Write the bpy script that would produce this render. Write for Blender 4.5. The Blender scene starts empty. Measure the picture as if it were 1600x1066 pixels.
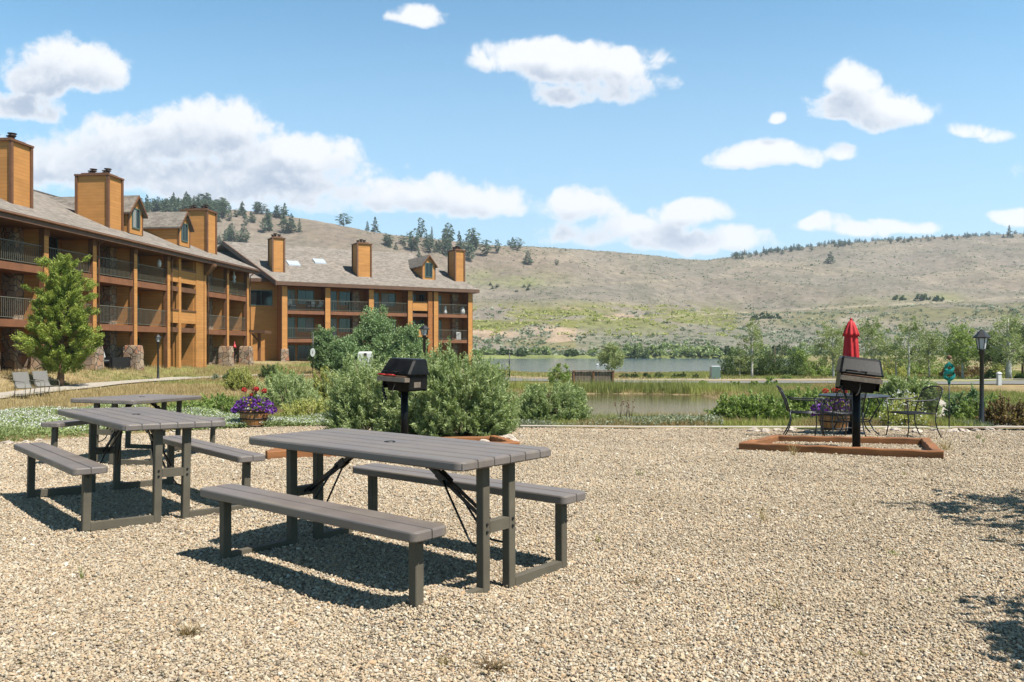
import bpy, bmesh, math, random
import numpy as np
from mathutils import Vector, Matrix
R = math.radians
rnd = random.Random(7)
rng = np.random.default_rng(11)
S = bpy.context.scene
COL = S.collection

# ------------------------------------------------------------------ camera
CAMH = 1.31
FOC, HOR = 1250.0, 546.0            # in pixels of the 1600 px wide frame
cd = bpy.data.cameras.new('camera'); cam = bpy.data.objects.new('camera', cd); COL.objects.link(cam)
cam.location = (0, 0, CAMH); cam.rotation_euler = (R(90), 0, 0)
cd.sensor_width = 36.0; cd.lens = 36.0 * FOC / 1600.0
cd.shift_y = (HOR - 533.0) / 1600.0
cd.clip_start = 0.05; cd.clip_end = 9000
S.camera = cam

# ------------------------------------------------------------------ sun and sky
SUNV = Vector((0.50, -0.35, 1.0)).normalized()
EL = math.asin(SUNV.z); AZ = math.atan2(SUNV.x, SUNV.y)
sl = bpy.data.lights.new('sun', 'SUN'); so = bpy.data.objects.new('sun', sl); COL.objects.link(so)
sl.energy = 5.0; sl.angle = R(0.53); sl.color = (1.0, 0.955, 0.88)
so.rotation_euler = (-SUNV).to_track_quat('-Z', 'Y').to_euler(); so.location = SUNV * 50
S.view_settings.view_transform = 'Standard'; S.view_settings.look = 'None'
S.view_settings.exposure = 1.2; S.view_settings.gamma = 1.0
S.view_settings.use_curve_mapping = False
S.cycles.max_bounces = 6; S.cycles.diffuse_bounces = 3; S.cycles.transparent_max_bounces = 8

class NT:
    """tiny node helper"""
    def __init__(s, tree): s.t = tree; s.n = tree.nodes; s.l = tree.links
    def new(s, k, **kw):
        n = s.n.new(k)
        for a, v in kw.items(): setattr(n, a, v)
        return n
    def link(s, a, b): s.l.new(a, b)
    def put(s, sock, v):
        if isinstance(v, (int, float, tuple, list)): sock.default_value = v
        elif v is not None: s.link(v, sock)
    def math(s, op, a, b=None, c=None, clamp=False):
        n = s.new('ShaderNodeMath', operation=op); n.use_clamp = clamp
        s.put(n.inputs[0], a)
        if b is not None: s.put(n.inputs[1], b)
        if c is not None: s.put(n.inputs[2], c)
        return n.outputs[0]
    def vmath(s, op, a, b=None, scale=None):
        n = s.new('ShaderNodeVectorMath', operation=op); s.put(n.inputs[0], a)
        if b is not None: s.put(n.inputs[1], b)
        if scale is not None: s.put(n.inputs['Scale'], scale)
        return n.outputs[0]
    def noise(s, vec, scale, detail=4, rough=0.55, dist=0.0):
        n = s.new('ShaderNodeTexNoise'); s.put(n.inputs['Vector'], vec)
        n.inputs['Scale'].default_value = scale; n.inputs['Detail'].default_value = detail
        n.inputs['Roughness'].default_value = rough; n.inputs['Distortion'].default_value = dist
        return n.outputs[0]
    def ramp(s, fac, stops, interp='LINEAR'):
        n = s.new('ShaderNodeValToRGB'); s.put(n.inputs[0], fac); r = n.color_ramp; r.interpolation = interp
        while len(r.elements) < len(stops): r.elements.new(0.5)
        for e, (p, c) in zip(r.elements, stops):
            e.position = p; e.color = (c, c, c, 1) if isinstance(c, (int, float)) else (*c[:3], 1)
        return n.outputs[0]
    def mix(s, f, a, b, mode='MIX'):
        n = s.new('ShaderNodeMix', data_type='RGBA', blend_type=mode)
        s.put(n.inputs[0], f)
        for i, v in ((6, a), (7, b)):
            if isinstance(v, (tuple, list)): v = (*v[:3], 1)
            s.put(n.inputs[i], v)
        return n.outputs[2]
    def maprange(s, v, a, b, c=0.0, d=1.0, smooth=True):
        n = s.new('ShaderNodeMapRange'); n.interpolation_type = 'SMOOTHSTEP' if smooth else 'LINEAR'
        s.put(n.inputs[0], v)
        for i, x in zip((1, 2, 3, 4), (a, b, c, d)): n.inputs[i].default_value = x
        return n.outputs[0]

def build_world():
    w = bpy.data.worlds.new('World'); S.world = w; w.use_nodes = True
    t = NT(w.node_tree); t.n.clear()
    out = t.new('ShaderNodeOutputWorld'); bg = t.new('ShaderNodeBackground')
    sky = t.new('ShaderNodeTexSky', sky_type='NISHITA')
    sky.sun_disc = False; sky.sun_elevation = EL; sky.sun_rotation = AZ
    sky.altitude = 2500; sky.air_density = 1.0; sky.dust_density = 1.2; sky.ozone_density = 1.6
    d = t.new('ShaderNodeTexCoord').outputs['Generated']
    sep = t.new('ShaderNodeSeparateXYZ'); t.link(d, sep.inputs[0])
    yy = t.math('MAXIMUM', sep.outputs[1], 0.02)
    u = t.math('DIVIDE', sep.outputs[0], yy); v = t.math('DIVIDE', sep.outputs[2], yy)
    def comb(u, v):
        c = t.new('ShaderNodeCombineXYZ'); t.put(c.inputs[0], u); t.put(c.inputs[1], v); return c.outputs[0]
    # clouds: centre and radii as bearing/elevation tangents x 1250
    blobs = [(110, 105, 100, 46, 1.1), (60, 122, 62, 34, 1.0), (28, 165, 62, 28, .85), (165, 112, 45, 32, .7),
             (250, 222, 150, 50, 1.0), (340, 200, 85, 45, 1.0), (120, 255, 160, 45, .95), (300, 275, 260, 42, .8), (455, 245, 95, 42, 1.1), (400, 290, 170, 35, .7),
             (655, 312, 128, 38, 1.0), (728, 318, 84, 30, .95), (592, 298, 40, 22, .7), (470, 322, 90, 22, .45),
             (655, 22, 46, 18, .9), (640, 16, 24, 14, .6), (850, 90, 115, 24, 1.0), (925, 105, 105, 34, 1.1), (960, 130, 85, 28, .8), (880, 145, 55, 20, .6), (780, 80, 40, 15, .6),
             (912, 322, 62, 34, 1.0), (1075, 335, 60, 26, .95), (985, 362, 115, 26, .85), (1080, 378, 120, 22, .9), (915, 372, 60, 16, .5), (1150, 385, 60, 12, .6),
             (1360, 170, 90, 36, 1.05), (1335, 130, 38, 28, .9), (1415, 178, 60, 22, .9), (1205, 250, 90, 22, .95), (1262, 248, 40, 16, .6), (1310, 242, 25, 15, .75),
             (1285, 353, 45, 14, .75), (1335, 362, 50, 12, .65), (1405, 355, 55, 13, .75), (1582, 342, 42, 16, .9), (1518, 203, 32, 12, .7), (1560, 212, 30, 9, .5), (1217, 190, 14, 12, .8),
             (-160, 240, 170, 70, 1.0), (-330, 120, 130, 40, .9), (1780, 250, 150, 40, .9), (1900, 120, 120, 40, .9), (2150, 330, 160, 50, 1.), (-700, 200, 200, 70, 1.)]
    base = comb(u, v)
    warp = t.new('ShaderNodeTexNoise'); t.put(warp.inputs['Vector'], base); warp.inputs['Scale'].default_value = 9; warp.inputs['Detail'].default_value = 3
    wv = t.vmath('SCALE', t.vmath('SUBTRACT', warp.outputs[1], (0.5, 0.5, 0.5)), scale=0.04)
    def density(off):
        p = t.vmath('ADD', t.vmath('ADD', base, wv), off)
        sp = t.new('ShaderNodeSeparateXYZ'); t.link(p, sp.inputs[0])
        acc = None
        for (cx, cy, rx, ry, s) in blobs:
            cu = (cx - 800) / 1250; cv = (HOR - cy) / 1250
            a = t.math('MULTIPLY_ADD', sp.outputs[0], 1250 / (rx * 1.12), -cu * 1250 / (rx * 1.12))
            b = t.math('MULTIPLY_ADD', sp.outputs[1], 1250 / (ry * 1.12), -cv * 1250 / (ry * 1.12))
            b = t.math('MULTIPLY', b, t.math('MULTIPLY_ADD', t.math('LESS_THAN', b, 0.0), 0.35, 1.0))
            q = t.math('MULTIPLY_ADD', a, a, t.math('MULTIPLY', b, b))
            g = t.math('MULTIPLY', t.math('SUBTRACT', 1.0, q), s)
            acc = g if acc is None else t.math('SMOOTH_MAX', acc, g, 0.25)
        vo = t.new('ShaderNodeTexVoronoi'); vo.feature = 'F1'; t.put(vo.inputs['Vector'], p); vo.inputs['Scale'].default_value = 21
        vo.inputs['Detail'].default_value = 4; vo.inputs['Roughness'].default_value = 0.55; vo.inputs['Lacunarity'].default_value = 2.1; vo.normalize = True
        n1 = t.noise(p, 34, 9, 0.62)
        n2 = t.noise(p, 8, 4, 0.5)
        acc = t.math('MAXIMUM', acc, -1.5)
        return acc, t.math('ADD', t.math('MULTIPLY_ADD', vo.outputs[0], -2.3, 0.72), t.math('ADD', t.math('MULTIPLY_ADD', n1, 1.7, -0.85), t.math('MULTIPLY_ADD', n2, 1.2, -0.6)))
    a0, q0 = density((0, 0, 0)); a1, q1 = density((0.012, 0.030, 0)); d0 = t.math('ADD', a0, q0)
    al = t.maprange(d0, -0.20, 0.58)
    lit = t.math('ADD', t.math('MULTIPLY', t.math('SUBTRACT', a0, a1), 0.75), t.math('MULTIPLY', t.math('SUBTRACT', q0, q1), 0.55))
    lit = t.maprange(lit, -0.35, 0.95)                     # thins towards the sun = bright
    thick = t.maprange(d0, 0.05, 1.1)
    shade = t.math('MULTIPLY', thick, t.math('SUBTRACT', 1.0, lit))
    cc = t.mix(shade, (8.8, 8.9, 9.1), (4.0, 4.75, 6.0))
    al = t.math('MULTIPLY', al, 0.96)
    low = t.maprange(v, 0.0, 0.42, 1.0, 0.0, False)
    hz = t.math('MULTIPLY', low, 0.97)
    high = t.maprange(sep.outputs[2], 0.40, 0.75)
    skyc = t.mix(1.0, sky.outputs[0], t.mix(high, (1.58, 2.22, 2.02), (0.85, 1.05, 0.95)), 'MULTIPLY')
    skyc = t.mix(hz, skyc, (4.6, 6.1, 7.5))
    back = t.math('GREATER_THAN', sep.outputs[1], 0.03)
    up = t.maprange(v, 0.0, 0.03)
    al = t.math('MULTIPLY', t.math('MULTIPLY', al, back), up)
    col = t.mix(al, skyc, cc)
    t.link(col, bg.inputs[0]); bg.inputs[1].default_value = 0.05
    t.link(bg.outputs[0], out.inputs[0])
    w.cycles.sampling_method = 'MANUAL'; w.cycles.sample_map_resolution = 512
build_world()

# ------------------------------------------------------------------ materials
MATS = {}
def newmat(name):
    m = bpy.data.materials.new(name); m.use_nodes = True; t = NT(m.node_tree); t.n.clear()
    out = t.new('ShaderNodeOutputMaterial'); b = t.new('ShaderNodeBsdfPrincipled'); t.link(b.outputs[0], out.inputs[0])
    MATS[name] = m
    return m, t, b, out
def pos(t, obj=False):
    if obj: return t.new('ShaderNodeTexCoord').outputs['Object']
    return t.new('ShaderNodeNewGeometry').outputs['Position']
def bump(t, b, h, strength=0.4, dist=0.01):
    n = t.new('ShaderNodeBump'); n.inputs['Strength'].default_value = strength; n.inputs['Distance'].default_value = dist
    t.link(h, n.inputs['Height']); t.link(n.outputs[0], b.inputs['Normal'])
def plain(name, c, rough=0.6, var=0.25, scale=3.0, metal=0.0, bmp=0.15, spec=0.4, stretch=None, c2=None):
    m, t, b, o = newmat(name)
    p = pos(t)
    if stretch: p = t.vmath('MULTIPLY', p, stretch)
    n = t.noise(p, scale, 6, 0.6)
    lo = tuple(x * (1 - var) for x in c); hi = tuple(min(1, x * (1 + var)) for x in (c2 or c))
    t.link(t.ramp(n, [(0.3, lo), (0.7, hi)]), b.inputs['Base Color'])
    b.inputs['Roughness'].default_value = rough; b.inputs['Metallic'].default_value = metal
    b.inputs['Specular IOR Level'].default_value = spec
    if bmp: bump(t, b, t.noise(p, scale * 6, 4, 0.6), bmp, 0.01)
    return m
def siding(name, c, pitch=0.19, c2=None):
    m, t, b, o = newmat(name); p = pos(t); sp = t.new('ShaderNodeSeparateXYZ'); t.link(p, sp.inputs[0])
    z = t.math('DIVIDE', sp.outputs[2], pitch)
    fr = t.math('FRACT', z); row = t.math('FLOOR', z)
    cb = t.new('ShaderNodeCombineXYZ'); t.link(sp.outputs[0], cb.inputs[0]); t.link(sp.outputs[1], cb.inputs[1]); t.link(t.math('MULTIPLY', row, 3.7), cb.inputs[2])
    n = t.noise(cb.outputs[0], 0.55, 5, 0.6)
    big = t.noise(p, 0.35, 3, 0.5)
    grain = t.noise(t.vmath('MULTIPLY', p, (2, 2, 40)), 1.5, 3, 0.6)
    cc = t.ramp(t.math('ADD', t.math('MULTIPLY', n, 0.6), t.math('MULTIPLY', big, 0.4)), [(0.32, tuple(x * 0.74 for x in c)), (0.7, tuple(x * 1.22 for x in (c2 or c)))])
    cc = t.mix(t.math('MULTIPLY', grain, 0.3), cc, tuple(x * 0.6 for x in c))
    gap = t.math('LESS_THAN', fr, 0.085)
    cc = t.mix(t.math('MULTIPLY', gap, 0.55), cc, tuple(x * 0.3 for x in c))
    t.link(cc, b.inputs['Base Color']); b.inputs['Roughness'].default_value = 0.7; b.inputs['Specular IOR Level'].default_value = 0.2
    bump(t, b, fr, 0.5, 0.02)
    return m
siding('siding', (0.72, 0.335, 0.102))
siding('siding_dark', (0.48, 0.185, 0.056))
plain('trim_brown', (0.19, 0.083, 0.035), 0.6, 0.22, 2.0)
plain('fascia_brown', (0.15, 0.075, 0.04), 0.6, 0.2, 2.0)
plain('slab_red', (0.25, 0.098, 0.04), 0.65, 0.2, 1.5)
plain('rail_metal', (0.16, 0.15, 0.11), 0.5, 0.1, 4.0)
plain('black_iron', (0.012, 0.012, 0.013), 0.42, 0.3, 8.0, spec=0.5)
plain('dark_void', (0.03, 0.022, 0.018), 0.8, 0.3, 1.0)
plain('window_frame', (0.10, 0.16, 0.13), 0.5, 0.1)
plain('white_paint', (0.75, 0.75, 0.73), 0.5, 0.06)
plain('white_cushion', (0.72, 0.7, 0.66), 0.9, 0.08)
plain('curtain_cloth', (0.30, 0.30, 0.28), 0.8, 0.2, 9.0, stretch=(4, 4, .3))
plain('yellow_wood', (0.62, 0.36, 0.08), 0.6, 0.15)
plain('red_paint', (0.55, 0.02, 0.02), 0.4, 0.1)
plain('grill_metal', (0.008, 0.008, 0.009), 0.34, 0.5, 5.0, spec=0.10, bmp=0.06, c2=(0.012, 0.0115, 0.011))
plain('ledge_metal', (0.27, 0.21, 0.16), 0.5, 0.35, 14.0, metal=0.25)
plain('rust', (0.20, 0.10, 0.05), 0.8, 0.5, 18.0)
plain('timber', (0.28, 0.108, 0.030), 0.75, 0.38, 1.6, stretch=(1, 1, 9), bmp=0.3)
plain('frame_paint', (0.135, 0.118, 0.088), 0.6, 0.16, 5.0, spec=0.12)
plain('brace_black', (0.008, 0.008, 0.009), 0.45, 0.2, 5.0)
plain('sling_fabric', (0.20, 0.19, 0.17), 0.85, 0.12, 20.0)
plain('concrete', (0.45, 0.40, 0.33), 0.9, 0.16, 2.5, bmp=0.3)
plain('rock', (0.52, 0.44, 0.36), 0.9, 0.4, 7.0, bmp=0.6)
plain('soil', (0.20, 0.12, 0.07), 0.95, 0.3, 5.0, bmp=0.5)
plain('utility_green', (0.16, 0.24, 0.2), 0.5, 0.1)
plain('white_bark', (0.62, 0.58, 0.5), 0.8, 0.4, 9.0, stretch=(1, 1, 2.5), c2=(0.6, 0.57, 0.5))
plain('bark', (0.17, 0.095, 0.05), 0.9, 0.4, 8.0, stretch=(1, 1, 0.4), bmp=0.6)
plain('twig', (0.17, 0.13, 0.08), 0.9, 0.3, 8.0)
plain('road_asphalt', (0.20, 0.19, 0.175), 0.9, 0.12, 1.2, bmp=0.2)
plain('umbrella_red', (0.60, 0.016, 0.022), 0.7, 0.12, 9.0)
plain('spinner_teal', (0.03, 0.35, 0.28), 0.3, 0.3, 12.0, metal=0.6)
plain('weathered_wood', (0.17, 0.13, 0.10), 0.85, 0.3, 3.0)
plain('vent_metal', (0.07, 0.045, 0.04), 0.55, 0.4, 6.0, metal=0.3)
plain('hoop_iron', (0.03, 0.018, 0.012), 0.6, 0.3, 10.0)

def glass_mat():
    m, t, b, o = newmat('glass'); b.inputs['Base Color'].default_value = (0.018, 0.024, 0.024, 1)
    b.inputs['Roughness'].default_value = 0.06; b.inputs['Specular IOR Level'].default_value = 0.35
    m, t, b, o = newmat('lamp_glass'); b.inputs['Base Color'].default_value = (0.62, 0.64, 0.66, 1); b.inputs['Roughness'].default_value = 0.25
    m, t, b, o = newmat('skylight_glass'); b.inputs['Base Color'].default_value = (0.55, 0.6, 0.66, 1); b.inputs['Roughness'].default_value = 0.15
glass_mat()

def plastic_mat():
    m, t, b, o = newmat('table_plastic')
    p = t.new('ShaderNodeTexCoord').outputs['Object']
    grain = t.noise(t.vmath('MULTIPLY', p, (3, 60, 60)), 1.0, 5, 0.6)
    stain = t.noise(p, 3.5, 5, 0.62)
    long = t.noise(t.vmath('MULTIPLY', p, (1.2, 9, 9)), 1.0, 4, 0.6)
    c = t.ramp(stain, [(0.28, (0.165, 0.137, 0.122)), (0.72, (0.225, 0.190, 0.170))])
    c = t.mix(t.math('MULTIPLY', t.maprange(long, 0.50, 0.70), 0.55), c, (0.26, 0.215, 0.155))
    c = t.mix(t.math('MULTIPLY', grain, 0.25), c, (0.17, 0.15, 0.14))
    t.link(c, b.inputs['Base Color'])
    t.link(t.maprange(stain, 0.3, 0.7, 0.38, 0.56), b.inputs['Roughness'])
    b.inputs['Specular IOR Level'].default_value = 0.45
    bump(t, b, grain, 0.22, 0.002)
plastic_mat()

def shingle_mat():
    m, t, b, o = newmat('shingles'); p = pos(t); sp = t.new('ShaderNodeSeparateXYZ'); t.link(p, sp.inputs[0])
    row = t.math('FLOOR', t.math('MULTIPLY', sp.outputs[2], 9.0))
    cb = t.new('ShaderNodeCombineXYZ'); t.link(sp.outputs[0], cb.inputs[0]); t.link(sp.outputs[1], cb.inputs[1]); t.link(row, cb.inputs[2])
    v = t.new('ShaderNodeTexVoronoi'); v.inputs['Scale'].default_value = 3.2; t.link(cb.outputs[0], v.inputs['Vector'])
    sc = t.new('ShaderNodeSeparateColor'); t.link(v.outputs['Color'], sc.inputs[0])
    n = t.noise(p, 0.5, 4, 0.6)
    c = t.ramp(sc.outputs[0], [(0.0, (0.20, 0.175, 0.15)), (0.5, (0.28, 0.245, 0.21)), (1.0, (0.36, 0.315, 0.27))])
    c = t.mix(t.maprange(n, 0.35, 0.7, 0, 0.35), c, (0.21, 0.185, 0.16))
    fr = t.math('FRACT', t.math('MULTIPLY', sp.outputs[2], 9.0))
    c = t.mix(t.math('MULTIPLY', t.math('LESS_THAN', fr, 0.16), 0.35), c, (0.07, 0.06, 0.05))
    t.link(c, b.inputs['Base Color']); b.inputs['Roughness'].default_value = 0.95; b.inputs['Specular IOR Level'].default_value = 0.1
    bump(t, b, fr, 0.5, 0.03)
shingle_mat()

def stone_mat():
    m, t, b, o = newmat('stone'); p = pos(t)
    q = t.vmath('ADD', p, t.vmath('SCALE', t.new('ShaderNodeTexNoise').outputs[1], scale=0.0))
    v = t.new('ShaderNodeTexVoronoi'); v.inputs['Scale'].default_value = 2.6; t.link(p, v.inputs['Vector'])
    e = t.new('ShaderNodeTexVoronoi', feature='DISTANCE_TO_EDGE'); e.inputs['Scale'].default_value = 2.6; t.link(p, e.inputs['Vector'])
    sc = t.new('ShaderNodeSeparateColor'); t.link(v.outputs['Color'], sc.inputs[0])
    c = t.ramp(sc.outputs[0], [(0.0, (0.38, 0.13, 0.06)), (0.3, (0.46, 0.27, 0.15)), (0.6, (0.52, 0.38, 0.25)), (1.0, (0.30, 0.22, 0.16))])
    c = t.mix(t.math('MULTIPLY', t.noise(p, 8, 5, 0.6), 0.6), c, (0.26, 0.17, 0.11))
    ed = t.maprange(e.outputs[0], 0.0, 0.07)
    c = t.mix(ed, (0.10, 0.08, 0.06), c)
    t.link(c, b.inputs['Base Color']); b.inputs['Roughness'].default_value = 0.9
    bump(t, b, ed, 0.8, 0.06)
stone_mat()

def barrel_mat():
    m, t, b, o = newmat('barrel_wood'); p = t.new('ShaderNodeTexCoord').outputs['Object']
    sp = t.new('ShaderNodeSeparateXYZ'); t.link(p, sp.inputs[0])
    an = t.math('ARCTAN2', sp.outputs[1], sp.outputs[0])
    k = t.math('MULTIPLY', an, 20 / (2 * math.pi)); st = t.math('FLOOR', k)
    wn = t.new('ShaderNodeTexWhiteNoise', noise_dimensions='1D'); t.link(st, wn.inputs['W'])
    fr = t.math('FRACT', k)
    c = t.ramp(wn.outputs[0], [(0, (0.42, 0.17, 0.04)), (1, (0.74, 0.37, 0.10))])
    c = t.mix(t.math('MULTIPLY', t.noise(t.vmath('MULTIPLY', p, (30, 30, 4)), 1, 4), 0.7), c, (0.2, 0.08, 0.03))
    c = t.mix(t.math('LESS_THAN', fr, 0.09), c, (0.05, 0.02, 0.01))
    t.link(c, b.inputs['Base Color']); b.inputs['Roughness'].default_value = 0.55
barrel_mat()

def leaf_mat(name, dark, mid, light, transl=0.35, rough=0.55):
    """colour of each leaf comes from its own 0..1 tint; big soft noise groups the tints"""
    m = bpy.data.materials.new(name); m.use_nodes = True; t = NT(m.node_tree); t.n.clear(); MATS[name] = m
    out = t.new('ShaderNodeOutputMaterial')
    a = t.new('ShaderNodeAttribute', attribute_name='tint')
    n = t.noise(pos(t), 1.3, 3, 0.6)
    oi = t.new('ShaderNodeObjectInfo').outputs['Random']
    f = t.math('ADD', t.math('MULTIPLY', a.outputs['Fac'], 0.72), t.math('MULTIPLY_ADD', n, 0.55, -0.14))
    f = t.math('ADD', f, t.math('MULTIPLY_ADD', oi, 0.16, -0.08))
    c = t.ramp(f, [(0.0, dark), (0.45, mid), (1.0, light)])
    d = t.new('ShaderNodeBsdfPrincipled'); t.link(c, d.inputs['Base Color']); d.inputs['Roughness'].default_value = rough; d.inputs['Specular IOR Level'].default_value = 0.25
    tr = t.new('ShaderNodeBsdfTranslucent'); t.link(t.mix(1.0, c, (1.15, 1.25, 0.6), 'MULTIPLY'), tr.inputs[0])
    mx = t.new('ShaderNodeMixShader'); mx.inputs[0].default_value = transl
    t.link(d.outputs[0], mx.inputs[1]); t.link(tr.outputs[0], mx.inputs[2]); t.link(mx.outputs[0], out.inputs[0])
leaf_mat('leaf_willow', (0.14, 0.18, 0.065), (0.28, 0.35, 0.14), (0.52, 0.57, 0.31), 0.3)
leaf_mat('leaf_green', (0.11, 0.16, 0.035), (0.22, 0.30, 0.08), (0.40, 0.46, 0.17), 0.35)
leaf_mat('leaf_yellow', (0.20, 0.21, 0.05), (0.37, 0.38, 0.11), (0.55, 0.53, 0.21), 0.35)
leaf_mat('leaf_aspen', (0.14, 0.175, 0.07), (0.26, 0.31, 0.13), (0.43, 0.46, 0.25), 0.35)
leaf_mat('leaf_spruceblue', (0.09, 0.15, 0.06), (0.19, 0.285, 0.12), (0.36, 0.44, 0.24), 0.25)
leaf_mat('leaf_pine', (0.08, 0.125, 0.018), (0.20, 0.27, 0.045), (0.42, 0.46, 0.10), 0.25)
leaf_mat('leaf_conifer', (0.035, 0.065, 0.035), (0.07, 0.11, 0.06), (0.15, 0.19, 0.11), 0.15)
leaf_mat('leaf_dark', (0.045, 0.085, 0.025), (0.10, 0.16, 0.05), (0.21, 0.27, 0.10), 0.3)
leaf_mat('leaf_red', (0.10, 0.055, 0.03), (0.20, 0.13, 0.06), (0.30, 0.26, 0.10), 0.3)
leaf_mat('leaf_sage', (0.13, 0.15, 0.09), (0.22, 0.25, 0.16), (0.36, 0.38, 0.27), 0.2)
leaf_mat('grass_dry', (0.26, 0.185, 0.08), (0.50, 0.375, 0.17), (0.68, 0.55, 0.30), 0.25)
leaf_mat('grass_green', (0.16, 0.18, 0.045), (0.32, 0.35, 0.10), (0.52, 0.51, 0.21), 0.3)
leaf_mat('petal_white', (0.55, 0.55, 0.48), (0.72, 0.72, 0.66), (0.85, 0.85, 0.80), 0.2)
leaf_mat('petal_purple', (0.08, 0.02, 0.20), (0.22, 0.05, 0.45), (0.42, 0.16, 0.70), 0.3)
leaf_mat('petal_red', (0.45, 0.01, 0.015), (0.72, 0.03, 0.04), (0.85, 0.14, 0.10), 0.2)
leaf_mat('petal_yellow', (0.6, 0.4, 0.03), (0.75, 0.55, 0.08), (0.85, 0.7, 0.2), 0.2)

def gravel_mat(inst):
    m, t, b, o = newmat('gravel_stone' if inst else 'gravel_bed'); p = pos(t)
    stops = [(0.0, (0.11, 0.09, 0.075)), (0.10, (0.26, 0.20, 0.155)), (0.25, (0.52, 0.40, 0.27)), (0.42, (0.66, 0.55, 0.40)),
             (0.58, (0.42, 0.39, 0.35)), (0.72, (0.68, 0.62, 0.51)), (0.88, (0.56, 0.37, 0.22)), (1.0, (0.88, 0.85, 0.78))]
    big = t.noise(p, 0.8, 4, 0.6)
    if inst:
        a = t.new('ShaderNodeAttribute', attribute_name='tint'); a.attribute_type = 'INSTANCER'
        c = t.ramp(a.outputs['Fac'], stops)
        c = t.mix(t.math('MULTIPLY', t.noise(p, 60, 4, 0.6), 0.3), c, (0.42, 0.33, 0.24))
        bump(t, b, t.noise(p, 160, 3, 0.6), 0.3, 0.002)
    else:
        s = 46.0
        v = t.new('ShaderNodeTexVoronoi'); v.inputs['Scale'].default_value = s; t.link(p, v.inputs['Vector'])
        e = t.new('ShaderNodeTexVoronoi', feature='DISTANCE_TO_EDGE'); e.inputs['Scale'].default_value = s; t.link(p, e.inputs['Vector'])
        sc = t.new('ShaderNodeSeparateColor'); t.link(v.outputs['Color'], sc.inputs[0])
        c = t.ramp(sc.outputs[0], stops)
        ed = t.maprange(e.outputs[0], 0.0, 0.13)
        c = t.mix(ed, (0.13, 0.10, 0.075), c)
        h = t.math('ADD', ed, t.math('MULTIPLY', t.noise(p, 12, 3), 0.8))
        bump(t, b, h, 0.9, 0.02)
    c = t.mix(t.maprange(big, 0.35, 0.7, 0.05, 0.40), c, (0.36, 0.29, 0.21))
    c = t.mix(1.0, c, (1.04, 1.01, 0.93), 'MULTIPLY')
    t.link(c, b.inputs['Base Color']); b.inputs['Roughness'].default_value = 0.8; b.inputs['Specular IOR Level'].default_value = 0.25
gravel_mat(True); gravel_mat(False)

def water_mat(name, c, wave, strength, rough=0.03):
    m, t, b, o = newmat(name); p = pos(t)
    b.inputs['Base Color'].default_value = (*c, 1); b.inputs['Roughness'].default_value = rough
    b.inputs['Specular IOR Level'].default_value = 0.6
    h = t.noise(t.vmath('MULTIPLY', p, (1, 2.4, 1)), wave, 4, 0.6)
    bump(t, b, h, strength, 0.05)
water_mat('lake_water', (0.07, 0.12, 0.17), 0.9, 0.8, 0.12)
water_mat('pond_water', (0.12, 0.10, 0.06), 2.5, 0.10, 0.02)

def ground_mat():
    m, t, b, o = newmat('terrain'); p = pos(t)
    a = t.new('ShaderNodeVertexColor', layer_name='Col').outputs[0]
    fine = t.noise(p, 2.2, 8, 0.68); mid = t.noise(p, 0.16, 8, 0.66)
    k = t.math('ADD', t.math('MULTIPLY', fine, 0.5), t.math('MULTIPLY', mid, 0.5))
    f = t.ramp(k, [(0.36, 0.50), (0.5, 1.0), (0.64, 1.40)])
    c = t.mix(1.0, a, f, 'MULTIPLY')
    tanv = t.maprange(t.noise(p, 0.055, 7, 0.7), 0.55, 0.66)
    c = t.mix(t.math('MULTIPLY', tanv, 0.22), c, (0.33, 0.26, 0.18))
    spk = t.new('ShaderNodeTexVoronoi'); spk.inputs['Scale'].default_value = 0.42; spk.inputs['Randomness'].default_value = 1; t.link(p, spk.inputs['Vector'])
    far = t.maprange(t.vmath('LENGTH', p) if False else t.new('ShaderNodeCameraData').outputs[0] if False else sepy(t, p), 180, 260)
    dots = t.math('LESS_THAN', t.math('ADD', spk.outputs['Distance'], t.math('MULTIPLY', t.noise(p, 0.02, 5, 0.6), 0.7)), 0.62)
    c = t.mix(t.math('MULTIPLY', t.math('MULTIPLY', dots, far), 0.60), c, (0.13, 0.13, 0.09))
    t.link(c, b.inputs['Base Color']); b.inputs['Roughness'].default_value = 1.0; b.inputs['Specular IOR Level'].default_value = 0.05
    bump(t, b, fine, 0.5, 0.12)
def sepy(t, p):
    s = t.new('ShaderNodeSeparateXYZ'); t.link(p, s.inputs[0]); return s.outputs[1]
ground_mat()

# every pigment above is listed relative to white paint = 1; ALB brings them to measured daylight albedo
ALB = 0.57
def calibrate(mats):
    for m in mats:
        t = NT(m.node_tree); k = ALB * (1.32 if m.name.startswith('leaf_') and m.name != 'leaf_dark' else 1.0)
        for n in list(t.n):
            if n.type in ('BSDF_PRINCIPLED', 'BSDF_TRANSLUCENT'):
                s = n.inputs[0]
                if s.is_linked:
                    src = s.links[0].from_socket; t.link(t.mix(1.0, src, (k, k, k), 'MULTIPLY'), s)
                else: s.default_value = tuple(x * k for x in s.default_value[:3]) + (1,)
calibrate(MATS.values())

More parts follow.
